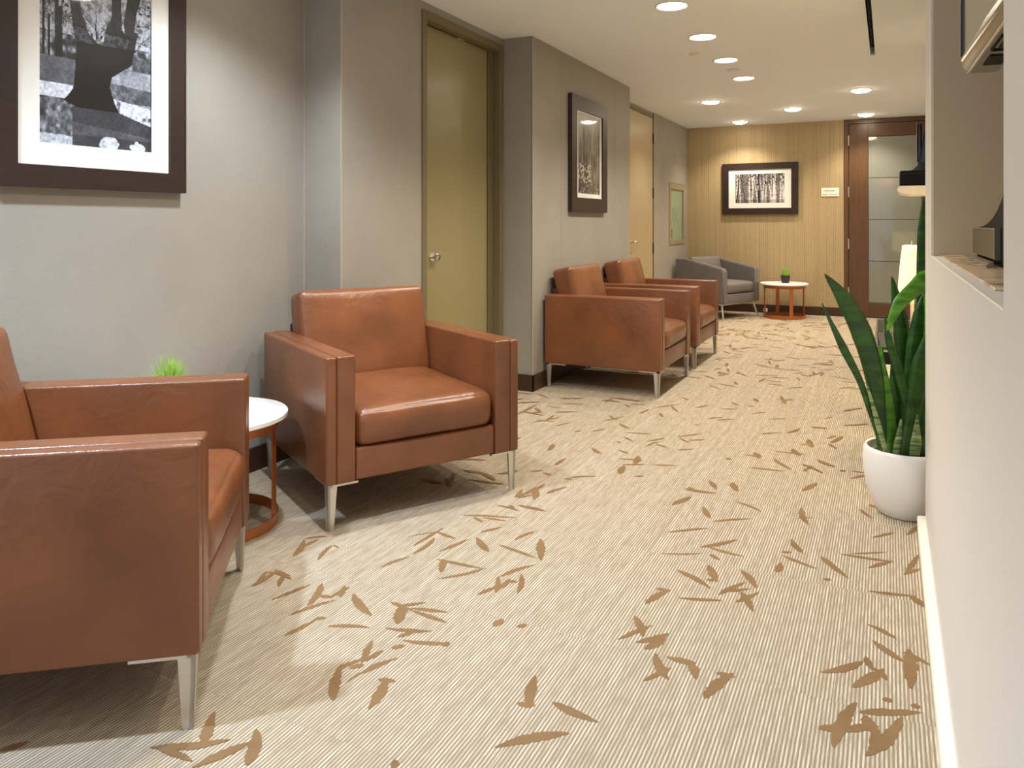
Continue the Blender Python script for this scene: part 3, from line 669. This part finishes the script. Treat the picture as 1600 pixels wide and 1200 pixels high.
# ------------------------------------------------------------------ pictures (flat prints built as coloured sheets)
def vnoise(h, w, fy, fx, seed, octs=4):
    rng = np.random.RandomState(seed); out = np.zeros((h, w)); amp = 1; tot = 0
    for o in range(octs):
        gy, gx = int(fy*2**o)+2, int(fx*2**o)+2
        g = rng.rand(gy, gx)
        ys = np.linspace(0, gy-1.001, h); xs = np.linspace(0, gx-1.001, w)
        y0, x0 = ys.astype(int), xs.astype(int); ty, tx = (ys-y0)[:, None], (xs-x0)[None]
        ty = ty*ty*(3-2*ty); tx = tx*tx*(3-2*tx)
        a = g[y0][:, x0]*(1-tx)+g[y0][:, x0+1]*tx; b_ = g[y0+1][:, x0]*(1-tx)+g[y0+1][:, x0+1]*tx
        out += amp*(a*(1-ty)+b_*ty); tot += amp; amp *= .55
    return out/tot
def sheet(name, wid, hei, img, parent, mtx, m_name, gloss=.35):
    """img[h,w,3] sRGB 0..1, row 0 at the top; a grid sheet centred on the origin in x/z facing -y, then mtx"""
    h, w_ = img.shape[:2]
    xs = np.linspace(-wid/2, wid/2, w_+1); zs = np.linspace(hei/2, -hei/2, h+1)
    v = [mtx @ Vector((x, 0, z)) for z in zs for x in xs]
    f = [(j*(w_+1)+i, (j+1)*(w_+1)+i, (j+1)*(w_+1)+i+1, j*(w_+1)+i+1) for j in range(h) for i in range(w_)]
    me = bpy.data.meshes.new(name); me.from_pydata([tuple(q) for q in v], [], f)
    ca = me.color_attributes.new('print', 'FLOAT_COLOR', 'CORNER')
    l = np.where(img <= .04045, img/12.92, ((img+.055)/1.055)**2.4).reshape(-1, 3)
    c4 = np.ones((l.shape[0]*4, 4)); c4[:, :3] = np.repeat(l, 4, axis=0)
    ca.data.foreach_set('color', c4.astype(np.float32).ravel())
    m = bpy.data.materials.new(m_name); m.use_nodes = True; p = m.node_tree.nodes['Principled BSDF']
    at = m.node_tree.nodes.new('ShaderNodeVertexColor'); at.layer_name = 'print'; m.node_tree.links.new(at.outputs[0], p.inputs['Base Color'])
    p.inputs['Roughness'].default_value = gloss; p.inputs['Coat Weight'].default_value = .8; p.inputs['Coat Roughness'].default_value = .04
    me.materials.append(m)
    o = bpy.data.objects.new(name, me); COL.objects.link(o); o.parent = parent
    return o

def img_trunk():
    h, w_ = 236, 160
    Y, X = np.mgrid[0:h, 0:w_]
    U = 185+X/(w_-1)*525; V = -90+Y/(h-1)*785           # in the coordinates of a study crop, foot of the print at 695
    n1 = vnoise(h, w_, 30, 24, 1, 3); n2 = vnoise(h, w_, 9, 7, 2, 4); n3 = vnoise(h, w_, 55, 40, 3, 2)
    g = .74+.12*(n2-.5)
    tw = (n1 > .5) & (V < 270); g = np.where(tw, .30+.5*n3, g)                     # twigs against the sky
    g = np.where((V < 330) & (V > 225), .18+.75*np.clip(n1*1.5-.45, 0, 1), g)      # far hedge
    g = np.where((V < 330) & (U > 620) & (V > 270), .16+.35*n1, g)
    for cx_, ww, top in ((262, 9, 90), (278, 7, 120), (205, 6, 60), (572, 4, 300), (228, 5, 160)):
        g = np.where((np.abs(U-cx_-6*(n2-.5)) < ww) & (V > top) & (V < (395 if cx_ == 572 else 330)), .07, g)
    sn = V >= 330; g = np.where(sn, .52+.35*(n2-.4), g)
    g = np.where(sn & (V > 385+.05*(U-185)) & (V < 480) & (U > 500), .22+.3*n1*n2*2, g)
    g = np.where(sn & (V < 445) & (U < 345), .42+.25*(n2-.5), g)
    g = np.where((V > 440) & (V < 520) & (U < 360), .86, g)
    g = np.where((V > 470+.12*(U-520)) & (V < 560+.4*(U-540)) & (U > 520), .80-.5*np.clip((n1-.55)*4, 0, 1), g)
    g = np.where((V > 500) & (U < 355) & (V < 660+30*n2), .20+.50*np.clip(n1*1.6-.4, 0, 1), g)
    sh = (V > 525) & (U > 330) & (V > 525+.28*(U-530)); g = np.where(sh, .20+.12*n2, g)
    g = np.where((V > 600+.1*(U-400)) & (V < 645) & sh, .34+.2*(n2-.5), g)
    for cx_, cy_, a_, b_ in ((500, 675, 52, 36), (640, 680, 44, 22), (635, 662, 12, 14)):
        g = np.where(((U-cx_)/a_)**2+((V-cy_)/b_)**2 < .8+.6*n1-.3, .82+.2*(n2-.5), g)
    g = np.where((V > 650+10*n2) & (U < 330), .74, g)
    # trunk with three limbs
    lft = np.interp(V, [-100, 0, 90, 190, 260, 340, 400, 450, 490, 505, 530], [285, 300, 318, 330, 345, 342, 340, 332, 305, 288, 345])
    rgt = np.interp(V, [-100, 150, 200, 260, 300, 345, 375, 420, 480, 528, 532], [640, 640, 632, 618, 612, 555, 512, 500, 520, 545, 350])
    rb = random.Random(4)
    def twig(x, y, a, ln, wd, dark):
        while ln > 0 and -95 < y < 340:
            x += math.cos(a)*3; y -= math.sin(a)*3; a += rb.uniform(-.16, .16); ln -= 3; wd *= .985
            i, j = int((y+90)/785*(h-1)), int((x-185)/525*(w_-1)); k = max(0, int(wd/3.3))
            if 0 <= i < h and 0 <= j < w_: g[max(0, i-k//2):i+k//2+1, max(0, j-k//2):j+k//2+1] = dark
            if rb.random() < .05 and ln > 20: twig(x, y, a+rb.choice((-.6, .6)), ln*.6, wd*.6, dark)
    for x_, y_, a_, l_n in ((262, 250, 1.9, 240), (262, 200, 1.2, 200), (278, 220, 1.0, 180), (205, 200, 1.5, 190), (620, 240, .5, 120), (615, 200, .7, 130), (640, 120, .15, 90), (650, 60, .1, 80), (640, 30, -.1, 90), (300, 40, 2.5, 120), (310, 110, 2.6, 130), (705, 60, 3.0, 100), (705, 20, 2.8, 100), (440, 220, 1.5, 160), (460, 215, 1.2, 150), (420, 215, 1.9, 140), (572, 330, 1.6, 60)):
        twig(x_, y_, a_, l_n, 7, .12+.1*rb.random())
    body = (U > lft+5*(n1-.5)) & (U < rgt+5*(n1-.5)) & (V > 150) & (V < 530)
    crotch = (V < 235) & (((U > np.interp(V, [-100, 0, 120, 200, 235], [335, 350, 370, 400, 440])) & (U < np.interp(V, [-100, 0, 100, 170, 235], [505, 510, 512, 480, 470]))) |
              ((U > np.interp(V, [-100, 0, 150, 165], [552, 556, 560, 575])) & (U < np.interp(V, [-100, 0, 120, 165], [600, 588, 568, 575]))))
    limbs = (V <= 235) & (U > lft) & (U < np.interp(V, [-100, 0, 60, 150, 235], [675, 655, 635, 622, 620]))
    tr = (body | limbs) & ~crotch
    bark = .055+.05*n1; bark = np.where((V < 245-.05*(U-400)) & (V > 175+20*n2), .16+.28*n1*(n3 > .5), bark)
    bark = np.where(V < 175, .10+.12*n1, bark)
    g = np.where(tr, bark, g)
    g = g*(.8+.42*vnoise(h, w_, 80, 60, 21, 2)); g = np.clip((g-.04)*1.06, 0, 1)
    return np.stack([g*.95, g*.985, np.clip(g*1.03+.02, 0, 1)], -1)

def img_mist():
    h, w_ = 150, 96
    Y, X = np.mgrid[0:h, 0:w_]; u, v = X/(w_-1), Y/(h-1)
    n1 = vnoise(h, w_, 4, 30, 5, 3); n2 = vnoise(h, w_, 40, 30, 6, 3); n3 = vnoise(h, w_, 6, 6, 8, 3)
    g = .62-.25*v+.2*(n3-.5)
    g = np.where(n1 > .52, g-.30*np.clip(v*1.6, 0, 1), g)
    for cx_, ww, t0, dk in ((.27, .030, .16, .12), (.33, .018, .2, .2), (.12, .02, .3, .22), (.62, .018, .1, .36), (.70, .013, .2, .4), (.84, .016, .12, .36), (.93, .012, .3, .38), (.5, .012, .25, .4)):
        g = np.where((np.abs(u-cx_-.02*(n3-.5)) < ww) & (v > t0), dk+.2*(1-v), g)
    g = np.where((v > .62) & (u < .62), np.where(n2 > .52, .78, .12), g)
    g = np.where((v > .86), np.where(n2 > .58, .55, .18), g)
    g = np.clip(g, 0, 1)
    return np.stack([g, g*.98, g*.95], -1)

def img_birch():
    h, w_ = 74, 120
    Y, X = np.mgrid[0:h, 0:w_]; u, v = X/(w_-1), Y/(h-1)
    n1 = vnoise(h, w_, 3, 46, 15, 2); n2 = vnoise(h, w_, 24, 40, 16, 3)
    g = .46+.5*(n2-.45)
    rr = random.Random(5)
    for k in range(34):
        cx_ = rr.uniform(0, 1); ww = rr.uniform(.006, .018); sl_ = rr.uniform(-.10, .10)*(1 if k % 3 else .3); b_ = rr.choice((.97, .93, .9, .86, .12))
        c_ = cx_+sl_*(v-.5); g = np.where((np.abs(u-c_) < ww*(.7+.6*v)) & (v > rr.uniform(-.3, .3)), b_-.25*(n2 < .38), g)
    g = np.where((v < .4) & (n2 > .58), .18, g)
    g = np.where((v > .88), g*.8, g); g = np.clip(g, 0, 1)
    return np.stack([g, g*.97, g*.97], -1)

def picture(label, loc, rz, ow, oh, fw, pw, ph, img, pz=0):
    """frame ow x oh with border fw, print pw x ph; local -y faces the room, back on y = 0"""
    t = thing('framed_picture', label, 'picture', loc, rz)
    f = B(); a, c_ = ow/2, oh/2; D = .034
    def miter(x0, z0, x1, z1, ix0, iz0, ix1, iz1):
        A = [(x0, z0), (x1, z1), (ix1, iz1), (ix0, iz0)]
        vf = [f.verts.new((x, -D, z)) for x, z in A]; vb = [f.verts.new((x, -.001, z)) for x, z in A]
        f.faces.new(vf); f.faces.new(vb[::-1])
        for i in range(4): f.faces.new((vf[i], vb[i], vb[(i+1) % 4], vf[(i+1) % 4]))
    O = [(-a, -c_), (a, -c_), (a, c_), (-a, c_)]; I = [(-a+fw, -c_+fw), (a-fw, -c_+fw), (a-fw, c_-fw), (-a+fw, c_-fw)]
    for i in range(4):
        j = (i+1) % 4; miter(*O[i], *O[j], *I[i], *I[j])
    bmesh.ops.recalc_face_normals(f, faces=f.faces)
    obj('frame', f, M['frame'], t)
    m_ = B(); iw, ih = a-fw, c_-fw
    for x0, x1, z0, z1 in ((-iw, -pw/2, -ih, ih), (pw/2, iw, -ih, ih), (-pw/2, pw/2, -ih, pz-ph/2), (-pw/2, pw/2, pz+ph/2, ih)):
        box(m_, x0, x1, -.022, -.018, z0, z1)
    obj('mat_board', m_, M['mat_board'], t)
    sheet('photo_print', pw+.004, ph+.004, img, t, Matrix.Translation((0, -.0165, pz)), 'print_'+str(len(bpy.data.materials)))
    return t
# rz = +90 deg turns the local -y face towards +x
picture('large dark-framed photograph of a thick tree trunk, left wall', (XL, 1.857, 1.735), R(90), .752, .96, .076, .442, .652, img_trunk(), pz=0)
picture('tall dark-framed misty forest photograph on the middle wall', (XM, 5.75, 1.668), R(90), .80, .89, .11, .49, .62, img_mist(), pz=.01)
picture('dark-framed pale tree trunks photograph on the tan end wall', (-1.474, YB, 1.58), 0, .93, .658, .082, .60, .372, img_birch(), pz=.004)

# room sign by the brown door
sg = thing('wall_sign', 'small white sign plate beside the brown glazed door', 'sign', (-.643, YB, 1.52))
obj('plate', bx(-.101, .101, -.009, -.0005, -.052, .052, bev=.003), M['plate'], sg)
b = B()
x = -.064
for wd in (.014, .012, .010, .016, .012, .014, .010, .018): box(b, x, x+wd*.86, -.0098, -.009, .012, .023); x += wd*1.12
x = -.085
for wd in (.016, .012, .018, .012): box(b, x, x+wd*.86, -.0098, -.009, -.034, -.026); x += wd
x = -.012
for wd in (.010, .012, .010, .014, .012, .010, .014, .012): box(b, x, x+wd*.8, -.0098, -.009, -.032, -.026); x += wd
obj('lettering', b, M['inkgrey'], sg)['kind'] = 'stuff'

# white plug at the foot of the end wall
pl = thing('floor_plug', 'small white plug on the baseboard beside the round table', 'plug', (-1.40, YB-.012, .035))
obj('plug_body', bx(-.024, .024, -.035, -.0005, -.02, .024, bev=.006), M['plastic_white'], pl, smooth=True, angle=40)

# ------------------------------------------------------------------ ceiling lights
def spot(parent, col, w, size=2.2, blend=.75, z=-.03, rad=.05):
    l = bpy.data.lights.new('lamp', 'SPOT'); l.energy = w; l.color = col; l.spot_size = size; l.spot_blend = blend; l.shadow_soft_size = rad
    o = bpy.data.objects.new('lamp', l); COL.objects.link(o); o.parent = parent; o.location = (0, 0, z); return o
def downlight(label, x, y, warm, w):
    t = thing('downlight', label, 'ceiling light', (x, y, HCEIL), 0, 'round recessed downlights')
    obj('trim_ring', lathe(B(), [(.100, -.0005), (.100, -.004), (.090, -.007), (.084, -.004), (.084, -.0005)], 40), M['trimring'], t, smooth=True, angle=40)
    if warm: obj('lens', lathe(B(), [(.083, -.001), (.080, -.012), (.060, -.022), (.03, -.027), (0, -.028)], 32), M['lens_warm'], t, smooth=True)
    else: obj('lens', lathe(B(), [(.083, -.001), (.08, -.003), (0, -.0035)], 32), M['lens'], t, smooth=True, angle=40)
    spot(t, WARM if warm else NEUTRAL, w, z=-.035)
    return t
near = ['first', 'second', 'third', 'fourth']
for k, y in enumerate((4.42, 5.245, 6.07, 6.893)):
    downlight('white round downlight, %s of the near ceiling row' % near[k], -1.13, y, False, LAMP_W)
for lab, x, y in (('by the far left wall', -1.655, 8.06), ('close to the tan end wall above the picture', -1.652, 9.80), ('in the middle between the four corner ones', -.944, 8.96), ('on the right before the brown door', -.234, 7.98), ('just in front of the brown door', -.233, 9.78)):
    downlight('glowing warm downlight '+lab, x, y, True, LAMP_W*1.35)
# the row goes on towards and behind the camera
for y in (3.595, 2.77, 1.945, 1.12, .295, -.53, -1.355):
    downlight('white round downlight of the near row, overhead out of frame', -1.13, y, False, LAMP_W*(.9 if y > 2.5 else .62 if y > 1.5 else .22))
# cool wall washer over the big picture
t = downlight('downlight washing the large tree picture, out of frame', -1.95, 2.25, False, 0)
l_ = [c for c in t.children if c.type == 'LIGHT'][0]; l_.data.energy = LAMP_W*1.7; l_.data.color = (.84, .92, 1)
t = downlight('cool downlight near the left armchair, out of frame', -1.95, .55, False, 0)
l_ = [c for c in t.children if c.type == 'LIGHT'][0]; l_.data.energy = LAMP_W*3.6; l_.data.color = COOL

for lab, x, y, r_ in (('beside the second downlight', -1.303, 5.742, .036), ('between the third and fourth downlights', -1.15, 6.479, .052)):
    t = thing('sprinkler_cover', 'flat white round ceiling cap '+lab, 'sprinkler', (x, y, HCEIL))
    obj('cap', lathe(B(), [(0, -.009), (r_*.85, -.009), (r_, -.006), (r_, -.0005)], 28), M['trimring'], t, smooth=True, angle=40)

# exit sign further back in the corridor, seen only as a reflection in the door glass
ex = thing('exit_sign', 'lit exit sign hanging behind the camera, mirrored in door glass', 'sign', (0.0, -2.55, 2.27), math.pi)
obj('sign_box', bx(-.16, .16, -.02, .02, -.10, .10, bev=.006), M['signwhite'], ex)
obj('hanger', bx(-.04, .04, -.012, .012, .1, .129), M['trimring'], ex)
cu = bpy.data.curves.new('t', 'FONT'); cu.body = 'EXIT'; cu.size = .17; cu.align_x = 'CENTER'; cu.align_y = 'CENTER'; cu.extrude = .0015
to = bpy.data.objects.new('t', cu); COL.objects.link(to)
dg = bpy.context.evaluated_depsgraph_get(); me = bpy.data.meshes.new_from_object(to.evaluated_get(dg)); bpy.data.objects.remove(to)
me.transform(Matrix.Translation((0, -.0222, 0)) @ Matrix.Rotation(math.pi/2, 4, 'X')); me.materials.clear(); me.materials.append(M['red'])
lt = bpy.data.objects.new('lettering', me); COL.objects.link(lt); lt.parent = ex

# ------------------------------------------------------------------ snake plant in white pot by the pier
PX, PY = .058, 3.372
sp = thing('snake_plant', 'tall snake plant in a white pot against the right pier', 'potted plant', (PX, PY, 0))
prof = [(0, 0), (.088, 0), (.096, .004), (.118, .045), (.138, .10), (.149, .16), (.151, .205), (.147, .245), (.143, .258), (.139, .261), (.134, .258), (.134, .225), (0, .222)]
obj('pot', lathe(B(), prof, 64), M['pot'], sp, smooth=True, angle=50)
obj('soil', lathe(B(), [(.1335, .2225), (.10, .232), (.05, .236), (0, .238)], 40), M['soil'], sp, smooth=True)
CR, SR = math.cos(TH), math.sin(TH)
def ray_at(px, py, d):
    xc = (px-CX)/FPX*d
    return Vector((xc*CR-d*SR, xc*SR+d*CR, HC-(py-CY)/FPX*d))
def leaf(pts, widths, d0, d1, m, fold=.25, twist=0.):
    """pts from base to tip along the blade; d0..d1 is how far away base and tip stand"""
    P3 = []
    n = len(pts)
    for i, (px, py) in enumerate(pts):
        P3.append(ray_at(px, py, d0+(d1-d0)*i/(n-1))-Vector((PX, PY, 0)))
    # resample with a smooth curve
    def cr(a, b, c_, d_, t): return .5*((2*b)+(c_-a)*t+(2*a-5*b+4*c_-d_)*t*t+(3*b-a-3*c_+d_)*t**3)
    C, Wd = [], []
    for i in range(n-1):
        a, b, c_, d_ = P3[max(i-1, 0)], P3[i], P3[i+1], P3[min(i+2, n-1)]
        for k in range(6):
            t = k/6; C.append(cr(a, b, c_, d_, t)); Wd.append(widths[i]+(widths[i+1]-widths[i])*t)
    C.append(P3[-1]); Wd.append(widths[-1])
    v, f = [], []; dm = (d0+d1)/2
    for i, p in enumerate(C):
        t = (C[min(i+1, len(C)-1)]-C[max(i-1, 0)]).normalized()
        view = Vector((-SR, CR, 0)); sd = t.cross(view).normalized()
        ang = twist*(i/len(C)-.5); sd = Matrix.Rotation(ang, 3, t) @ sd
        nn = sd.cross(t).normalized(); hw = max(Wd[i], .8)/FPX*dm/2
        for s in (-1, -.5, 0, .5, 1): v.append(tuple(p+sd*hw*s-nn*hw*fold*(1-s*s)))
    for i in range(len(C)-1):
        for s in range(4):
            k = i*5+s; f.append((k, k+1, k+6, k+5))
    o = obj('leaf', (v, [], f), m, sp, smooth=True)
    md = o.modifiers.new('thickness', 'SOLIDIFY'); md.thickness = .0035; md.offset = 0
    return o
LF, LB, LP = M['leaf'], M['leaf_bright'], M['leaf_pale']
leaf([(1379, 712), (1374, 650), (1364, 580), (1346, 520), (1320, 470), (1288, 428)], [12, 20, 29, 33, 27, 1], 2.96, 2.84, LF, .3, .5)
leaf([(1382, 712), (1359, 640), (1342, 592), (1318, 545), (1302, 512), (1284, 474)], [6, 9, 10, 13, 8, 1], 2.94, 2.80, M['leaf'], .3, .4)
leaf([(1398, 712), (1388, 640), (1379, 595), (1375, 537)], [14, 20, 21, 1], 2.98, 2.92, LB, .2)
leaf([(1404, 716), (1401, 660), (1399, 610), (1394, 556)], [16, 23, 22, 1], 2.99, 2.96, LF, .25)
leaf([(1436, 716), (1452, 600), (1458, 480), (1449, 436), (1428, 452), (1404, 476), (1386, 516)], [14, 26, 28, 27, 25, 20, 3], 3.0, 2.90, LB, .2)
leaf([(1430, 716), (1420, 640), (1402, 575), (1388, 530), (1382, 492)], [12, 16, 15, 11, 1], 2.97, 2.90, LF, .3)
leaf([(1437, 716), (1440, 560), (1441, 430), (1441, 360), (1443, 309)], [14, 18, 19, 15, 1], 3.06, 3.10, LF, .25)
leaf([(1420, 712), (1414, 600), (1409, 520), (1401, 470), (1393, 432)], [16, 26, 26, 17, 1], 3.04, 3.06, LF, .25)
leaf([(1424, 714), (1428, 610), (1434, 540), (1440, 490), (1447, 452)], [18, 34, 36, 26, 2], 3.02, 3.02, LF, .25)
leaf([(1420, 716), (1428, 640), (1440, 570), (1452, 512)], [16, 30, 32, 2], 2.96, 2.92, LF, .25)
leaf([(1400, 716), (1404, 690), (1408, 654)], [13, 14, 1], 2.95, 2.94, LP, .15)
leaf([(1428, 716), (1431, 690), (1433, 648)], [16, 18, 1], 2.93, 2.92, LP, .15)
leaf([(1383, 712), (1378, 680), (1375, 646)], [12, 13, 1], 2.96, 2.96, LB, .15)
leaf([(1440, 714), (1446, 660), (1449, 600)], [16, 22, 2], 2.95, 2.95, LF, .2)
leaf([(1412, 716), (1420, 668), (1424, 626)], [12, 16, 1], 2.93, 2.92, LF, .2)
leaf([(1386, 712), (1371, 660), (1353, 596)], [8, 9, 1], 2.94, 2.88, LP, .15)

# ------------------------------------------------------------------ glass-topped table, lamp and the counter beyond the plant
ct = thing('glass_table', 'long low glass-topped table with black legs behind the plant', 'table', (.17, 5.5, 0))
TX, TY0, TY1 = .245, -.82, .80
obj('glass_top', bx(-TX, TX, TY0, TY1, .424, .434, bev=.002, seg=1), M['clearglass'], ct)
for x in (-TX+.004, TX-.044):
    for y in (TY0+.004, TY1-.044): obj('leg', bx(x, x+.04, y, y+.04, 0, .4235, bev=.003), M['black'], ct)
b = B(); box(b, -TX+.05, TX-.05, TY0+.015, TY0+.035, .395, .4235); box(b, -TX+.05, TX-.05, TY1-.035, TY1-.015, .395, .4235); box(b, TX-.034, TX-.014, TY0+.05, TY1-.05, .395, .4235)
obj('rail', b, M['black'], ct)
obj('lower_shelf', bx(-TX+.045, TX-.045, TY0+.045, TY1-.045, .10, .112), mat('pale_shelf', lin(205, 198, 186), .4), ct)
obj('bracket', bx(-.19, -.15, TY0+.006, TY0+.0148, .36, .4235), M['black'], ct)
mg = thing('folder', 'flat dark grey glossy folder on the glass table', 'folder', (.07, 5.06, .4342), R(2))
obj('cover', bx(-.12, .12, -.32, .32, 0, .012, bev=.002), M['magazine'], mg)
obj('edge_strip', bx(-.1235, -.1203, -.32, .32, 0.0005, .013), M['black'], mg)

def table_lamp(label, loc, prof, zt):
    l = thing('table_lamp', label, 'lamp', loc, 0, 'glowing table lamps')
    obj('base', lathe(B(), [(0, 0), (.075, 0), (.078, .006), (.074, .014), (.02, .02), (.012, .03), (.012, zt), (0, zt)], 32), M['nickel'], l, smooth=True, angle=40)
    s = B(); out = [(r, z) for r, z in prof]; inn = [(r-.003, z) for r, z in prof][::-1]
    lathe(s, out+inn+[out[0]], 40)
    sh = obj('lamp_shade', s, M['shade'], l, smooth=True, angle=40)
    r, z = prof[-1]
    obj('shade_rim', lathe(B(), [(r+.001, z-.012), (r+.0025, z-.006), (r+.001, z), (r-.004, z+.001)], 40), M['shade_top'], l, smooth=True)
    b = B(); tube(b, [(-r+.003, 0, z-.01), (r-.003, 0, z-.01)], .0022, 6); tube(b, [(0, 0, zt-.001), (0, 0, z+.03)], .004, 8)
    obj('harp_bar', b, M['nickel'], l, smooth=True)
    pl_ = bpy.data.lights.new('bulb', 'POINT'); pl_.energy = 5; pl_.color = (1, .78, .45); pl_.shadow_soft_size = .03
    o = bpy.data.objects.new('bulb', pl_); COL.objects.link(o); o.parent = l; o.location = (0, 0, zt+.12)
    return l
table_lamp('glowing tapered table lamp behind the snake plant', (.14, 5.66, .4342), [(.086, .235), (.080, .33), (.068, .47), (.057, .555)], .22)
table_lamp('drum-shade lamp behind the right pier, mirrored in the door glass', (.33, 4.22, .4205), [(.128, .31), (.127, .55)], .26)

# counter shelf with black box and monitors beyond the pier
sh = thing('wall_shelf', 'white wall shelf jutting out above the snake plant', 'shelf', (XA, 4.62, 1.30))
b = prism(B(), [(-.618, .012), (-.612, .030), (-.60, .0345), (-.0005, .0345), (-.0005, -.012), (-.55, -.012), (-.602, -.004)], 'y', 0, .36)
obj('board', b, M['white'], sh)
obj('bracket', bx(-.3, -.0005, .05, .07, -.09, -.0125), M['white'], sh)
bb = thing('black_box', 'flat black box on the white wall shelf', 'box', (.285, 4.66, 1.3348))
obj('case', bx(-.228, .36, 0, .28, 0, .083, bev=.004), M['black'], bb)
obj('lid_line', bx(-.2285, .3605, -.0006, .2806, .066, .069), M['black_gloss'], bb)
mo = thing('monitor', 'slim silver-edged monitor standing on the black box, seen edge-on', 'monitor', (.150, 4.80, 1.418), R(-2))
obj('screen_panel', bx(-.006, .016, -.11, .11, .05, .255, bev=.006), M['black_gloss'], mo)
obj('bezel', bx(-.010, -.0062, -.113, .113, .045, .26, bev=.0015, seg=1), M['chrome'], mo)
obj('stand', prism(B(), [(-.05, 0), (.04, 0), (.04, .008), (.012, .06), (.002, .06), (-.008, .03), (-.03, .010), (-.05, .006)], 'y', -.03, .03), M['black_gloss'], mo)
tv = thing('wall_television', 'dark television tilted forward from the wall past the pier', 'television', (.205, 4.72, 1.675), R(-3))
mt = Matrix.Rotation(R(9), 4, 'Y')
obj('screen', box(B(), -.016, .016, -.25, .25, -.235, .235, bev=.006, mtx=mt), M['black_gloss'], tv)
obj('back_shell', box(B(), .0165, .05, -.20, .20, -.18, .18, bev=.012, mtx=mt), M['frame'], tv)
obj('mount_arm', tube(B(), [(.05, 0, 0), (.16, .06, 0), (.30, .14, 0)], .018, 8), M['black'], tv, smooth=True, angle=40)

# screen and base unit in the counter opening
mn = thing('counter_screen', 'silver-edged screen hanging in the counter opening, top right', 'screen', (.172, 2.34, 1.535), R(178.6))
# local +y runs towards the camera (after the turn), local -x is into the niche
mn.rotation_euler = (0, 0, R(1.6))
b = prism(B(), [(0, .03), (.004, .006), (.016, -.010), (.075, -.012), (.090, -.004), (.094, .03)], 'y', -1.15, 0)
bmesh.ops.bevel(b, geom=[e for e in b.edges if abs((e.verts[0].co-e.verts[1].co).y) < 1e-5 and e.verts[0].co.y > -.01], offset=.006, segments=3, affect='EDGES')
obj('lower_bezel', b, M['silver'], mn, smooth=True, angle=40)
obj('bezel_rib', bx(.012, .017, -1.15, -.02, -.0165, -.008, bev=.002), M['chrome'], mn)
obj('side_bezel', bx(-.002, .092, -.022, 0, .0305, .52, bev=.004), M['black_gloss'], mn, smooth=True, angle=40)
obj('screen_glass', bx(.003, .02, -1.15, -.0225, .0305, .515), M['screen'], mn)
obj('back_shell', bx(.0205, .09, -1.15, -.0225, .0305, .51), M['silver'], mn)
b = bx(.035, .075, -.24, -.12, -.0135, -.011, bev=.001, seg=1); obj('port', bx(.04, .075, -.42, -.32, -.0135, -.011, bev=.001, seg=1), M['black'], mn)
obj('port', b, M['black'], mn)
loop = [(.03, -.30, -.0125), (.03, -.45, -.0125), (.082, -.45, -.0125), (.082, -.30, -.0125)]
obj('hatch_line', tube(B(), loop, .0022, 6, closed=True), M['black'], mn)
obj('mount', tube(B(), [(.09, -.45, .2), (.2, -.45, .2), (XA-.175, -.45, .2)], .02, 10), M['black'], mn)

un = thing('counter_terminal', 'black counter terminal with grey front panel on marble sill', 'terminal', (.212, 2.0, 1.0338), 0)
obj('front_panel', bx(0, .012, .012, .50, .016, .082, bev=.002), M['greypanel'], un)
fr = B(); box(fr, -.001, .011, .0, .512, .0825, .087); box(fr, -.001, .011, .0, .0115, .016, .0825)
obj('panel_trim', fr, M['silver'], un)
b = B(); prism(b, [(-.016, 0), (-.016, .004), (-.011, .009), (-.002, .012), (-.002, 0)], 'y', .0, .54)
obj('front_lip', b, M['silver'], un)
prof = [(.51, 0), (.51, .087), (.44, .088), (.36, .091), (.26, .098), (.16, .110), (.06, .130), (-.02, .155), (-.10, .19), (-.20, .25), (-.20, 0)]
obj('body', prism(B(), prof, 'x', .0125, .16), M['black'], un)
